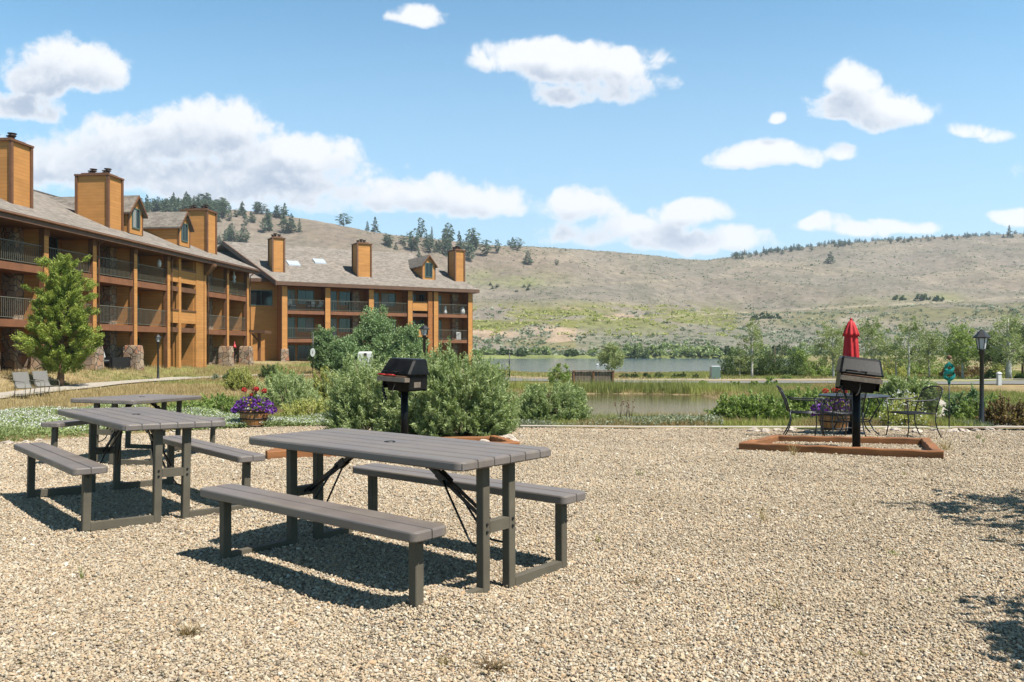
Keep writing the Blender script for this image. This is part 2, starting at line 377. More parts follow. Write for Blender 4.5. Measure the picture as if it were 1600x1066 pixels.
# ------------------------------------------------------------------ object helpers
def tag(o, label=None, cat=None, group=None, kind=None):
    if label: o['label'] = label
    if cat: o['category'] = cat
    if group: o['group'] = group
    if kind: o['kind'] = kind
    return o
def empty(name, loc=(0, 0, 0), rz=0.0):
    o = bpy.data.objects.new(name, None); COL.objects.link(o); o.location = loc; o.rotation_euler = (0, 0, rz)
    o.empty_display_size = 0.2
    return o
def copy_tree(o, parent=None):
    c = o.copy(); COL.objects.link(c); c.parent = parent
    for ch in [x for x in S.objects if x.parent == o]: copy_tree(ch, c)
    return c
_children = {}
class MB:
    """collects geometry, builds ONE mesh object"""
    def __init__(s): s.v = []; s.f = []; s.m = []; s.sm = []
    def add(s, vs, fs, mi=0, smooth=False):
        k = len(s.v); s.v += [tuple(v) for v in vs]
        for f in fs: s.f.append(tuple(i + k for i in f)); s.m.append(mi); s.sm.append(smooth)
        return s
    def box(s, x0, x1, y0, y1, z0, z1, mi=0):
        v = [(x0, y0, z0), (x1, y0, z0), (x1, y1, z0), (x0, y1, z0), (x0, y0, z1), (x1, y0, z1), (x1, y1, z1), (x0, y1, z1)]
        return s.add(v, [(3, 2, 1, 0), (4, 5, 6, 7), (0, 1, 5, 4), (1, 2, 6, 5), (2, 3, 7, 6), (3, 0, 4, 7)], mi)
    def bevbox(s, x0, x1, y0, y1, z0, z1, b=0.01, mi=0):
        out = []
        pts = [(x0 + b, y0), (x1 - b, y0), (x1, y0 + b), (x1, y1 - b), (x1 - b, y1), (x0 + b, y1), (x0, y1 - b), (x0, y0 + b)]
        cx, cy = (x0 + x1) / 2, (y0 + y1) / 2
        def ins(p): return (p[0] + (b if p[0] < cx else -b), p[1] + (b if p[1] < cy else -b))
        return s.rings([[(*ins(p), z0) for p in pts], [(*p, z0 + b) for p in pts], [(*p, z1 - b) for p in pts], [(*ins(p), z1) for p in pts]], mi)
    def rings(s, rs, mi=0, cap=True, smooth=False, closed=True):
        n = len(rs[0]); vs = [p for r in rs for p in r]; fs = []
        for i in range(len(rs) - 1):
            for j in range(n if closed else n - 1):
                k = (j + 1) % n
                fs.append((i * n + j, i * n + k, (i + 1) * n + k, (i + 1) * n + j))
        s.add(vs, fs, mi, smooth)
        if cap:
            k = len(s.v) - len(vs)
            s.f.append(tuple(k + j for j in reversed(range(n)))); s.m.append(mi); s.sm.append(False)
            k2 = k + (len(rs) - 1) * n
            s.f.append(tuple(k2 + j for j in range(n))); s.m.append(mi); s.sm.append(False)
        return s
    def tube(s, pts, r, n=8, mi=0, smooth=True, cap=True):
        pts = [Vector(p) for p in pts]; rs = []
        rr = r if isinstance(r, (list, tuple)) else [r] * len(pts)
        up = Vector((0, 0, 1)); prev = None
        for i, p in enumerate(pts):
            d = (pts[min(i + 1, len(pts) - 1)] - pts[max(i - 1, 0)]).normalized()
            if prev is None:
                a = d.cross(up if abs(d.z) < 0.95 else Vector((1, 0, 0))).normalized()
            else:
                a = (prev - d * prev.dot(d)).normalized()
            prev = a; b = d.cross(a)
            rs.append([tuple(p + (a * math.cos(2 * math.pi * j / n) + b * math.sin(2 * math.pi * j / n)) * rr[i]) for j in range(n)])
        return s.rings(rs, mi, cap, smooth)
    def bar(s, p, q, w, h, mi=0, up=(0, 0, 1)):
        p, q = Vector(p), Vector(q); d = (q - p).normalized(); u = Vector(up)
        if abs(d.dot(u)) > 0.99: u = Vector((1, 0, 0))
        a = d.cross(u).normalized() * w / 2; b = a.cross(d).normalized() * h / 2
        return s.rings([[tuple(c + a + b), tuple(c - a + b), tuple(c - a - b), tuple(c + a - b)] for c in (p, q)], mi)
    def lathe(s, prof, n=16, mi=0, c=(0, 0, 0), smooth=True, cap=True):
        return s.rings([[(c[0] + r * math.cos(2 * math.pi * j / n), c[1] + r * math.sin(2 * math.pi * j / n), c[2] + z) for j in range(n)] for r, z in prof], mi, cap, smooth)
    def poly(s, pts, th=0.0, mi=0, dirv=(0, 0, -1)):
        n = len(pts)
        if not th: return s.add(pts, [tuple(range(n))], mi)
        d = Vector(dirv) * th; lo = [tuple(Vector(p) + d) for p in pts]
        fs = [tuple(range(n)), tuple(reversed(range(n, 2 * n)))] + [(i, n + i, n + (i + 1) % n, (i + 1) % n) for i in range(n)]
        return s.add(list(pts) + lo, fs, mi)
    def build(s, name, mats, parent=None, loc=None, rot=None, fix=True):
        me = bpy.data.meshes.new(name); me.from_pydata(s.v, [], s.f)
        mats = mats if isinstance(mats, (list, tuple)) else [mats]
        for m in mats: me.materials.append(MATS[m])
        me.polygons.foreach_set('material_index', s.m); me.polygons.foreach_set('use_smooth', s.sm)
        if fix:
            bm = bmesh.new(); bm.from_mesh(me); bmesh.ops.recalc_face_normals(bm, faces=bm.faces); bm.to_mesh(me); bm.free()
        me.update()
        o = bpy.data.objects.new(name, me); COL.objects.link(o)
        if parent: o.parent = parent
        if loc: o.location = loc
        if rot: o.rotation_euler = rot
        return o
def mesh_np(name, V, F, mats, tint=None, mi=None, smooth=False, parent=None, link=True):
    V = np.asarray(V, np.float32); F = np.asarray(F, np.int32)
    me = bpy.data.meshes.new(name); k = F.shape[1]
    me.vertices.add(len(V)); me.vertices.foreach_set('co', V.ravel())
    me.loops.add(F.size); me.loops.foreach_set('vertex_index', F.ravel())
    me.polygons.add(len(F)); me.polygons.foreach_set('loop_start', np.arange(0, F.size, k, dtype=np.int32))
    me.polygons.foreach_set('loop_total', np.full(len(F), k, np.int32))
    for m in (mats if isinstance(mats, (list, tuple)) else [mats]): me.materials.append(MATS[m])
    if mi is not None: me.polygons.foreach_set('material_index', np.asarray(mi, np.int32))
    if smooth: me.polygons.foreach_set('use_smooth', np.ones(len(F), bool))
    me.update(calc_edges=True)
    if tint is not None:
        at = me.attributes.new('tint', 'FLOAT', 'FACE'); at.data.foreach_set('value', np.asarray(tint, np.float32))
    if not link: return me
    o = bpy.data.objects.new(name, me); COL.objects.link(o)
    if parent: o.parent = parent
    return o
def unit(a): return a / np.maximum(np.linalg.norm(a, axis=1, keepdims=True), 1e-9)
def leaves(C, D, L, W, tint, bend=0.0):
    """rhombic leaves: centre C, direction D, length L, width W"""
    n = len(C); D = unit(D); r = unit(rng.normal(size=(n, 3))); A = unit(np.cross(D, r))
    L = np.broadcast_to(L, n)[:, None]; W = np.broadcast_to(W, n)[:, None]
    V = np.empty((n, 4, 3)); V[:, 0] = C - D * L / 2; V[:, 1] = C + A * W / 2; V[:, 2] = C + D * L / 2; V[:, 3] = C - A * W / 2
    return V.reshape(-1, 3), np.arange(4 * n).reshape(n, 4), tint
def join(*parts):
    Vs, Fs, Ts, Ms = [], [], [], []; k = 0
    for i, (V, F, T) in enumerate(parts):
        Vs.append(V); Fs.append(F + k); k += len(V); Ts.append(np.broadcast_to(T, len(F))); Ms.append(np.full(len(F), i))
    return np.vstack(Vs), np.vstack(Fs), np.concatenate(Ts), np.concatenate(Ms)

# ------------------------------------------------------------------ terrain height
GX = np.array([-90, -40, -26, -23.3, -21.2, -18.8, -12, -5, 2, 8, 16, 30, 60, 140.])
GY = np.array([-30, 0, 7, 9, 17, 22, 28, 38, 46, 56, 70, 80, 95, 108.])
GZ = np.array([
 [0]*14, [0]*14, [0]*14, [-.04]*14,
 [.1, .1, .1, .0, -.3, -.36, -.37, -.37, -.36, -.36, -.37, -.40, -.5, -.6],
 [.1, .1, .12, .05, -.42, -.48, -.46, -.47, -.62, -.66, -.70, -.75, -.8, -.9],
 [.1, .1, .15, .1, -.46, -.50, -.50, -.55, -.70, -.72, -.75, -.8, -.9, -1.],
 [.1, .1, .15, .14, -.40, -.46, -.52, -.60, -.70, -.74, -.76, -.8, -.9, -1.],
 [.1, .1, .17, .17, -.40, -.48, -.50, -.60, -.76, -.80, -.8, -.8, -.85, -1.],
 [.1, .1, .2, .2, -.10, -.30, -.45, -.60, -.80, -.82, -.82, -.82, -.85, -1.],
 [.1, .1, .2, .2, .12, -.06, -.10, -.40, -.95, -1.0, -1.0, -1.0, -1.0, -1.1],
 [.1, .1, .2, .2, .15, .0, -.05, -.45, -1.2, -1.2, -1.2, -1.1, -1.1, -1.2],
 [.1, .1, .1, .1, .1, .0, -.3, -.9, -1.5, -1.6, -1.5, -1.4, -1.3, -1.2],
 [.0, .0, .0, .0, .0, -.3, -.9, -1.7, -2.2, -2.2, -2.1, -1.6, -1.4, -1.2]])
def near_h(X, Y):
    X = np.clip(X, GX[0], GX[-1]); Y = np.clip(Y, GY[0], GY[-1])
    i = np.clip(np.searchsorted(GX, X) - 1, 0, len(GX) - 2); j = np.clip(np.searchsorted(GY, Y) - 1, 0, len(GY) - 2)
    u = (X - GX[i]) / (GX[i + 1] - GX[i]); v = (Y - GY[j]) / (GY[j + 1] - GY[j])
    us = u * u * (3 - 2 * u) * .5 + u * .5; vs = v * v * (3 - 2 * v) * .3 + v * .7
    return (GZ[j, i] * (1 - us) + GZ[j, i + 1] * us) * (1 - vs) + (GZ[j + 1, i] * (1 - us) + GZ[j + 1, i + 1] * us) * vs
PXR = np.array([-900, -200, 100, 200, 300, 400, 480, 560, 620, 700, 760, 850, 950, 1000, 1050, 1100, 1150, 1200, 1300, 1400, 1500, 1600, 1900, 2600.])
RY = np.array([380, 345, 335, 328, 322, 330, 341, 358, 368, 376, 383, 388, 393, 398, 403.5, 405, 401, 395, 383, 377, 371, 368, 362, 380.])
RD = np.array([620, 620, 620, 620, 630, 640, 650, 660, 670, 690, 705, 740, 790, 820, 850, 890, 950, 990, 1040, 1070, 1090, 1100, 1120, 1150.])
PP = np.array([-900, 300, 560, 740, 900, 1100, 1300, 1600, 2600.])
DY = np.array([290, 330, 370, 450, 560])
PR = np.array([[556]*9,
 [545, 545, 547, 548, 550, 552, 553, 552, 552],
 [520, 520, 528, 533, 533, 540, 543, 540, 540],
 [470, 455, 480, 492, 492, 505, 516, 503, 500],
 [400, 370, 405, 445, 452, 476, 486, 470, 465]])
_pw = [(rng.uniform(0, 6.28), rng.uniform(0, 6.28), rng.uniform(0, 6.28)) for _ in range(40)]
def fbm(X, Y, s, octs=5, seed=0):
    z = 0; a = 1.0
    for o in range(octs):
        for k in range(3):
            ph = _pw[(seed * 7 + o * 3 + k) % 40]; ang = ph[0] + k * 1.1
            z = z + a * np.sin((X * np.cos(ang) + Y * np.sin(ang)) / s + ph[1] + 1.3 * np.sin((X * np.sin(ang) - Y * np.cos(ang)) / s * .8 + ph[2]))
        a *= .52; s *= .5
    return z / 3
def far_h(X, Y):
    px = 800 + FOC * X / np.maximum(Y, 1)
    yr = np.interp(px, PXR, RY); dr = np.interp(px, PXR, RD)
    cols = [np.interp(px, PP, PR[k]) for k in range(5)]
    zs = [CAMH + (HOR - cols[k]) * DY[k] / FOC for k in range(5)]; zr = CAMH + (HOR - yr) * dr / FOC
    z = np.where(Y <= DY[0], zs[0], 0)
    for k in range(4):
        f = np.clip((Y - DY[k]) / (DY[k + 1] - DY[k]), 0, 1); z = np.where(Y > DY[k], zs[k] * (1 - f) + zs[k + 1] * f, z)
    f = np.clip((Y - DY[4]) / np.maximum(dr - DY[4], 1), 0, 1)
    g = np.sin(f * np.pi / 2) * .5 + f * .5
    z = np.where(Y > DY[4], zs[4] + (zr - zs[4]) * g, z)
    z = z - np.clip(Y - dr, 0, 1e9) * .22
    amp = np.clip((Y - 300) / 150, 0, 1) * np.clip(np.abs(dr - Y) / 60, .25, 1)
    return z + amp * (fbm(X, Y, 55, 5) * 2.6 - np.abs(fbm(X, Y, 38, 4, 2)) * 5.0 + 1.5)
def in_pond(X, Y):
    """>0 inside"""
    cx = 3.7 + (Y - 31) * .16; a = (X - cx) / (5.3 + .5 * np.sin(Y * .5)); b = (Y - 30.6) / 7.4
    return 1 - (np.abs(a) ** 2.6 + np.abs(b) ** 2.6) + .06 * np.sin(X * 1.7 + Y) + .04 * np.sin(Y * 2.3 - X * .9)
def in_lake(X, Y):
    px = 800 + FOC * X / np.maximum(Y, 1)
    e0 = 108 + 3 * np.sin(X * .07); e1 = 291 + 3 * np.sin(X * .03)
    s = np.minimum(np.minimum((Y - e0) / 6, (e1 - Y) / 6), np.minimum((px - 640) / 12, (1262 - px) / 12))
    return np.clip(s, -1, 1)
def H(X, Y):
    X = np.asarray(X, float); Y = np.asarray(Y, float)
    n = near_h(X, Y); fh = far_h(X, Y)
    f = np.clip((Y - 100) / 150, 0, 1); f = f * f * (3 - 2 * f)
    z = n * (1 - f) + fh * f
    z = np.where(in_lake(X, Y) > 0, np.minimum(z, -2.0 - in_lake(X, Y) * .8), np.where((in_lake(X, Y) > -.99) & (Y < 300), np.maximum(z, -1.98 + .3 * -in_lake(X, Y)), z))
    z = np.where(z < -1.97, np.where(in_lake(X, Y) > 0, z, -1.95), z)
    p = in_pond(X, Y)
    z = z - np.clip((p + .10) * 2.6, 0, .75) * (np.abs(Y - 31) < 12)
    amp = np.clip((Y - 18) / 12, 0, 1) * np.clip(1 - (Y - 90) / 40, 0, 1) * .05
    z = z + amp * fbm(X, Y, 3.0, 3, 1)
    return z
def h1(x, y): return float(H(np.array([x]), np.array([y]))[0])
def px2(px, Y): return (px - 800.0) / FOC * Y
def ground_Y(px, y, lo=290, hi=1200):
    """distance along a bearing at which the terrain is met at elevation y"""
    Ys = np.arange(lo, hi, 3.0); t = (px - 800) / FOC; zz = H(t * Ys, Ys); yy = HOR - FOC * (zz - CAMH) / Ys
    k = np.where(yy <= y)[0]
    return float(Ys[k[0]]) if len(k) else None

def build_terrain():
    ys = np.concatenate([np.arange(-12, 20, 1.0), np.arange(20, 60, .8), np.arange(60, 110, 2.0), np.arange(110, 290, 6.0), np.arange(290, 760, 3.2), np.arange(760, 1250, 6.0), np.arange(1250, 2600, 60.)])
    u = np.linspace(-1, 1, 521); xs = np.sign(u) * (np.abs(u) * 22 + np.abs(u) ** 3.2 * 1180)
    X, Y = np.meshgrid(xs, ys); Z = H(X, Y)
    V = np.stack([X, Y, Z], -1).reshape(-1, 3); ny, nx = X.shape
    idx = np.arange(ny * nx).reshape(ny, nx)
    F = np.stack([idx[:-1, :-1], idx[:-1, 1:], idx[1:, 1:], idx[1:, :-1]], -1).reshape(-1, 4)
    o = mesh_np('ground', V, F, 'terrain', smooth=True)
    x, y, z = V.T; px = 800 + FOC * x / np.maximum(y, 1); py = HOR - FOC * (z - CAMH) / np.maximum(y, 1)
    def mixc(c, d, f): return c * (1 - f[:, None]) + np.array(d) * f[:, None]
    c = np.tile(np.array([.36, .27, .14]), (len(V), 1))
    nn = fbm(x, y, 2.2, 4, 3); n2 = fbm(x, y, 6, 4, 4); n3 = fbm(x, y, 30, 5, 5); n4 = fbm(x, y, 12, 4, 6)
    c = mixc(c, (.50, .39, .22), np.clip(nn * .8, 0, 1))
    c = mixc(c, (.24, .25, .08), np.clip(n2 * 1.4 + .1 + (x > -9) * .45, 0, 1))       # greener towards the pond
    c = mixc(c, (.30, .22, .13), ((in_pond(x, y) > -.45) & (np.abs(y - 31) < 12)) * .85)
    f = np.clip((y - 62) / 20, 0, 1); c = mixc(c, (.26, .24, .12), f * .5)
    far = np.clip((y - 285) / 8, 0, 1)
    hill = np.tile(np.array([.245, .212, .170]), (len(V), 1))
    hill = mixc(hill, (.205, .185, .145), np.clip(n3 * .9 + .2, 0, 1) * .7)
    hill = mixc(hill, (.31, .26, .195), np.clip(fbm(x, y, 40, 4, 7) * 1.6 - .1, 0, 1) * .8)
    hill = mixc(hill, (.165, .155, .115), np.clip(.35 - np.abs(fbm(x, y, 38, 4, 2)), 0, 1) * 1.6 * (py < 490))
    hill = mixc(hill, (.235, .17, .125), np.clip(fbm(x, y, 90, 3, 11) * 1.4 - .2, 0, 1) * .45 * (py < 470))
    band = np.exp(-((py - 502 - 10 * n3) / 19) ** 2) * (px > 600) * np.clip((1165 - px) / 60, 0, 1)
    hill = mixc(hill, (.20, .20, .065), np.clip(band * 1.7 * np.clip(.75 + n4 * 1.1, 0, 1), 0, 1))
    band2 = np.clip(np.exp(-((py - 530 - 8 * n4) / 14) ** 2) * (px < 960), 0, 1)
    hill = mixc(hill, (.22, .20, .09), np.clip(band2 * (.6 + n4), 0, 1))
    bare = np.clip((fbm(x, y, 16, 3, 8) - .45) * 3, 0, 1) * (py > 478) * (py < 548) * (px < 1010)
    hill = mixc(hill, (.40, .30, .21), bare)
    gr = np.clip(np.exp(-((py - 500 + (px - 1160) * .035) / 17) ** 2) * (px > 1100) * (1.0 + n4), 0, 1)
    hill = mixc(hill, (.175, .165, .075), gr * .85)
    sage = np.exp(-((py - 530) / 20) ** 2) * (px > 900)
    hill = mixc(hill, (.20, .20, .15), np.clip(sage * .8, 0, 1))
    ry = 500 - (px - 940) * .053                                             # pale track across the slope
    tr = np.exp(-((py - ry) / 1.3) ** 2) * (px > 930)
    hill = mixc(hill, (.40, .34, .25), np.clip(tr, 0, 1) * .75)
    tr2 = np.exp(-((py - (447 - (px - 850) * .045)) / 1.2) ** 2) * (px > 850) * (px < 1130)
    tr3 = np.exp(-((py - (428 + (px - 1120) * .155)) / 1.4) ** 2) * (px > 1120) * (px < 1290)
    hill = mixc(hill, (.33, .27, .19), np.clip(tr2 + tr3, 0, 1) * .55)
    hg = np.exp(-(((px - 1420) / 70) ** 2 + ((py - 465) / 7) ** 2)) + np.exp(-(((px - 790) / 70) ** 2 + ((py - 435) / 12) ** 2))
    hill = mixc(hill, (.22, .23, .10), np.clip(hg * (1 + n4), 0, 1) * .8)
    hill = mixc(hill, (.19, .23, .08), np.clip((306 - y) / 10, 0, 1) * (y < 320))
    c = c * (1 - far[:, None]) + hill * far[:, None]
    c = mixc(c, (.22, .25, .09), (y > 279) * (y < 300) * .8)
    ca = o.data.color_attributes.new('Col', 'FLOAT_COLOR', 'POINT')
    ca.data.foreach_set('color', np.concatenate([c, np.ones((len(V), 1))], 1).astype(np.float32).ravel())
    tag(o, kind='structure')
build_terrain()
def flat_sheet(name, pts, mat, z, n=1):
    mb = MB(); mb.add([(x, y, z) for x, y in pts], [tuple(range(len(pts)))]); o = mb.build(name, mat, fix=False); tag(o, kind='structure'); return o
flat_sheet('lake_water', [(px2(500, 90), 100), (px2(1400, 90), 100), (px2(1400, 320), 320), (px2(500, 320), 320)], 'lake_water', -2.0)
flat_sheet('pond_water', [(-4, 22), (12, 22), (14, 41), (-4, 41)], 'pond_water', -.82)

def strip(name, line, w, mat, lift=0.03, kind='structure', th=0.0):
    """a ribbon along a ground polyline, resampled, following the terrain"""
    P = []
    for a, b in zip(line[:-1], line[1:]):
        n = max(2, int(math.dist(a, b) / .7))
        for k in range(n): P.append((a[0] + (b[0] - a[0]) * k / n, a[1] + (b[1] - a[1]) * k / n))
    P.append(line[-1]); V = []; F = []
    for i, p in enumerate(P):
        q = P[min(i + 1, len(P) - 1)]; r = P[max(i - 1, 0)]; d = Vector((q[0] - r[0], q[1] - r[1])).normalized(); nx, ny = -d.y, d.x
        for s in np.linspace(-.5, .5, 4):
            x, y = p[0] + nx * w * s, p[1] + ny * w * s; V.append((x, y, h1(x, y) + lift))
    for i in range(len(P) - 1):
        for k in range(3): F.append((i * 4 + k, (i + 1) * 4 + k, (i + 1) * 4 + k + 1, i * 4 + k + 1))
    o = mesh_np(name, V, F, mat, smooth=True); tag(o, kind=kind); return o
strip('path', [(-16, 20), (-18.6, 26), (-19.6, 34), (-20.0, 42), (-19.6, 47), (-17.5, 51), (-13, 54)], 1.5, 'concrete', .06)
strip('road', [(-1, 53.5), (6, 52), (20, 50.5), (50, 50), (110, 49)], 5.0, 'road_asphalt', .05)
strip('kerb_strip', [(-1, 56.6), (6, 55.1), (20, 53.6), (50, 53.1), (110, 52.1)], .9, 'concrete', .12)
strip('footpath', [(11.0, 17.0), (12.2, 20), (13.5, 25), (17, 33), (22, 44)], 1.2, 'concrete', .03)

# ------------------------------------------------------------------ gravel yard
GPOLY = [(-14, -6), (-14, 10.2), (-9.5, 11.7), (-8.0, 12.4), (-7.6, 13.6), (-7.2, 14.9), (-5.9, 16.6), (-4.2, 17.2), (-1.5, 17.0), (2.6, 16.4), (10.4, 16.3), (20, 16.6), (26, 12), (26, -6)]
def inside(x, y):
    c = np.zeros_like(x, bool); n = len(GPOLY)
    for i in range(n):
        x0, y0 = GPOLY[i]; x1, y1 = GPOLY[(i + 1) % n]
        c ^= ((y0 > y) != (y1 > y)) & (x < (x1 - x0) * (y - y0) / (y1 - y0 + 1e-12) + x0)
    return c
MOUNDS = [(-.30, 3.95, .30, .05), (-.55, 3.75, .3, .04), (-1.6, 6.2, .5, .02)]
def GH(x, y):
    z = H(x, y) + .02
    z = z + .012 * np.sin(x * 2.1 + 1.3 * np.sin(y * 1.7)) * np.sin(y * 2.6 + x)
    for mx, my, r, a in MOUNDS: z = z + a * np.exp(-((x - mx) ** 2 + (y - my) ** 2) / (r * r))
    return z
def gz(x, y): return float(GH(np.array([x]), np.array([y]))[0])
def build_gravel():
    d = .16; xs = np.arange(-14, 26, d); ys = np.arange(-6, 17.6, d); X, Y = np.meshgrid(xs, ys)
    Z = GH(X, Y); V = np.stack([X, Y, Z], -1).reshape(-1, 3); ny, nx = X.shape; idx = np.arange(ny * nx).reshape(ny, nx)
    F = np.stack([idx[:-1, :-1], idx[:-1, 1:], idx[1:, 1:], idx[1:, :-1]], -1).reshape(-1, 4)
    cen = V[F].mean(1); j = .12 * np.sin(cen[:, 0] * 5) + .1 * np.sin(cen[:, 1] * 7 + cen[:, 0] * 3)
    F = F[inside(cen[:, 0] + j, cen[:, 1] + j)]
    used, inv = np.unique(F, return_inverse=True)
    o = mesh_np('gravel_ground', V[used], inv.reshape(F.shape), 'gravel_bed', smooth=True); tag(o, kind='structure')
    # loose stones, each one real
    protos = bpy.data.collections.new('stone_shapes')
    for k in range(6):
        bm = bmesh.new(); bmesh.ops.create_icosphere(bm, subdivisions=1, radius=1)
        q = Vector((rnd.uniform(.75, 1.25), rnd.uniform(.6, 1.0), rnd.uniform(.42, .7)))
        for v in bm.verts:
            f = rnd.uniform(.78, 1.16); v.co = Vector((v.co.x * q.x, v.co.y * q.y, v.co.z * q.z)) * f
        me = bpy.data.meshes.new('pebble'); bm.to_mesh(me); bm.free(); me.materials.append(MATS['gravel_stone'])
        for p in me.polygons: p.use_smooth = False
        ob = bpy.data.objects.new('pebble', me); protos.objects.link(ob)
    n = 0; P = []
    bands = [(1.6, 5, 10000), (5, 8, 6800), (8, 11.5, 3800), (11.5, 17.4, 1700)]
    for y0, y1, den in bands:
        hw = lambda y: .70 * y + .8
        w = hw(y1); A = 2 * w * (y1 - y0); m = int(A * den)
        x = rng.uniform(-w, w, m); y = rng.uniform(y0, y1, m); k = (np.abs(x) < hw(y)) & inside(x, y); P.append(np.stack([x[k], y[k]], 1))
    P = np.vstack(P); m = len(P)
    s = np.exp(rng.normal(np.log(.0064), .34, m)); s = np.clip(s, .0035, .017) * (1 + np.clip(P[:, 1] - 5, 0, 12) * .055)
    z = GH(P[:, 0], P[:, 1]) + s * rng.uniform(-.1, .72, m)
    me = bpy.data.meshes.new('gravel_points'); me.vertices.add(m); me.vertices.foreach_set('co', np.stack([P[:, 0], P[:, 1], z], 1).astype(np.float32).ravel())
    for nm, ty, val in (('sc', 'FLOAT', s), ('tint', 'FLOAT', rng.uniform(0, 1, m)), ('pick', 'INT', rng.integers(0, 6, m))):
        at = me.attributes.new(nm, ty, 'POINT'); at.data.foreach_set('value', val.astype(np.float32 if ty == 'FLOAT' else np.int32))
    at = me.attributes.new('rot', 'FLOAT_VECTOR', 'POINT')
    rot = np.stack([rng.normal(0, .45, m), rng.normal(0, .45, m), rng.uniform(0, 6.28, m)], 1); at.data.foreach_set('vector', rot.astype(np.float32).ravel())
    me.materials.append(MATS['gravel_stone'])
    o = bpy.data.objects.new('gravel', me); COL.objects.link(o)
    tag(o, 'loose tan and white gravel stones covering the picnic yard', 'gravel', kind='stuff')
    g = bpy.data.node_groups.new('scatter_stones', 'GeometryNodeTree')
    g.interface.new_socket('Geometry', in_out='INPUT', socket_type='NodeSocketGeometry'); g.interface.new_socket('Geometry', in_out='OUTPUT', socket_type='NodeSocketGeometry')
    N = g.nodes; L = g.links
    gi = N.new('NodeGroupInput'); go = N.new('NodeGroupOutput'); mp = N.new('GeometryNodeMeshToPoints'); ip = N.new('GeometryNodeInstanceOnPoints'); ci = N.new('GeometryNodeCollectionInfo')
    ci.inputs['Collection'].default_value = protos; ci.inputs['Separate Children'].default_value = True; ci.inputs['Reset Children'].default_value = True
    def attr(nm, ty):
        a = N.new('GeometryNodeInputNamedAttribute'); a.data_type = ty; a.inputs['Name'].default_value = nm; return [x for x in a.outputs if x.enabled][0]
    L.new(gi.outputs[0], mp.inputs[0]); L.new(mp.outputs[0], ip.inputs['Points']); L.new(ci.outputs[0], ip.inputs['Instance'])
    ip.inputs['Pick Instance'].default_value = True
    L.new(attr('pick', 'INT'), ip.inputs['Instance Index']); L.new(attr('rot', 'FLOAT_VECTOR'), ip.inputs['Rotation']); L.new(attr('sc', 'FLOAT'), ip.inputs['Scale'])
    L.new(ip.outputs[0], go.inputs[0])
    md = o.modifiers.new('scatter', 'NODES'); md.node_group = g
    return m
NST = build_gravel()
strip('concrete_edging', [(-4.4, 17.45), (-1.5, 17.3), (2.6, 16.75), (10.4, 16.6), (16, 16.8)], .42, 'concrete', .05)

# ------------------------------------------------------------------ picnic tables
TL, TW, TH = 1.90, .763, .737
BL, YO, WB, BH = 1.92, .705, .235, .449
XL = .848
def plank(mb, x0, x1, y0, y1, z0, z1, ra=0.0, rb=0.0, b=.006):
    """board along x; ra / rb = corner radius of the y0 / y1 side"""
    def outline(ins):
        p = []
        def arc(cx, cy, r, a0):
            if r <= 0: p.append((cx, cy)); return
            for k in range(11):
                a = R(a0 + 90 * k / 10); p.append((cx + r * math.cos(a), cy + r * math.sin(a)))
        X0, X1, Y0, Y1 = x0 + ins, x1 - ins, y0 + ins, y1 - ins
        A, B = max(0, ra - ins) if ra else 0, max(0, rb - ins) if rb else 0
        arc(X0 + A, Y0 + A, A, 180); arc(X1 - A, Y0 + A, A, 270); arc(X1 - B, Y1 - B, B, 0); arc(X0 + B, Y1 - B, B, 90)
        return p
    R_ = [[(x, y, z0) for x, y in outline(b)], [(x, y, z0 + b) for x, y in outline(0)], [(x, y, z1 - b * 1.6) for x, y in outline(0)],
          [(x, y, z1 - b * .5) for x, y in outline(b * .45)], [(x, y, z1) for x, y in outline(b * 1.5)]]
    mb.rings(R_, 0)
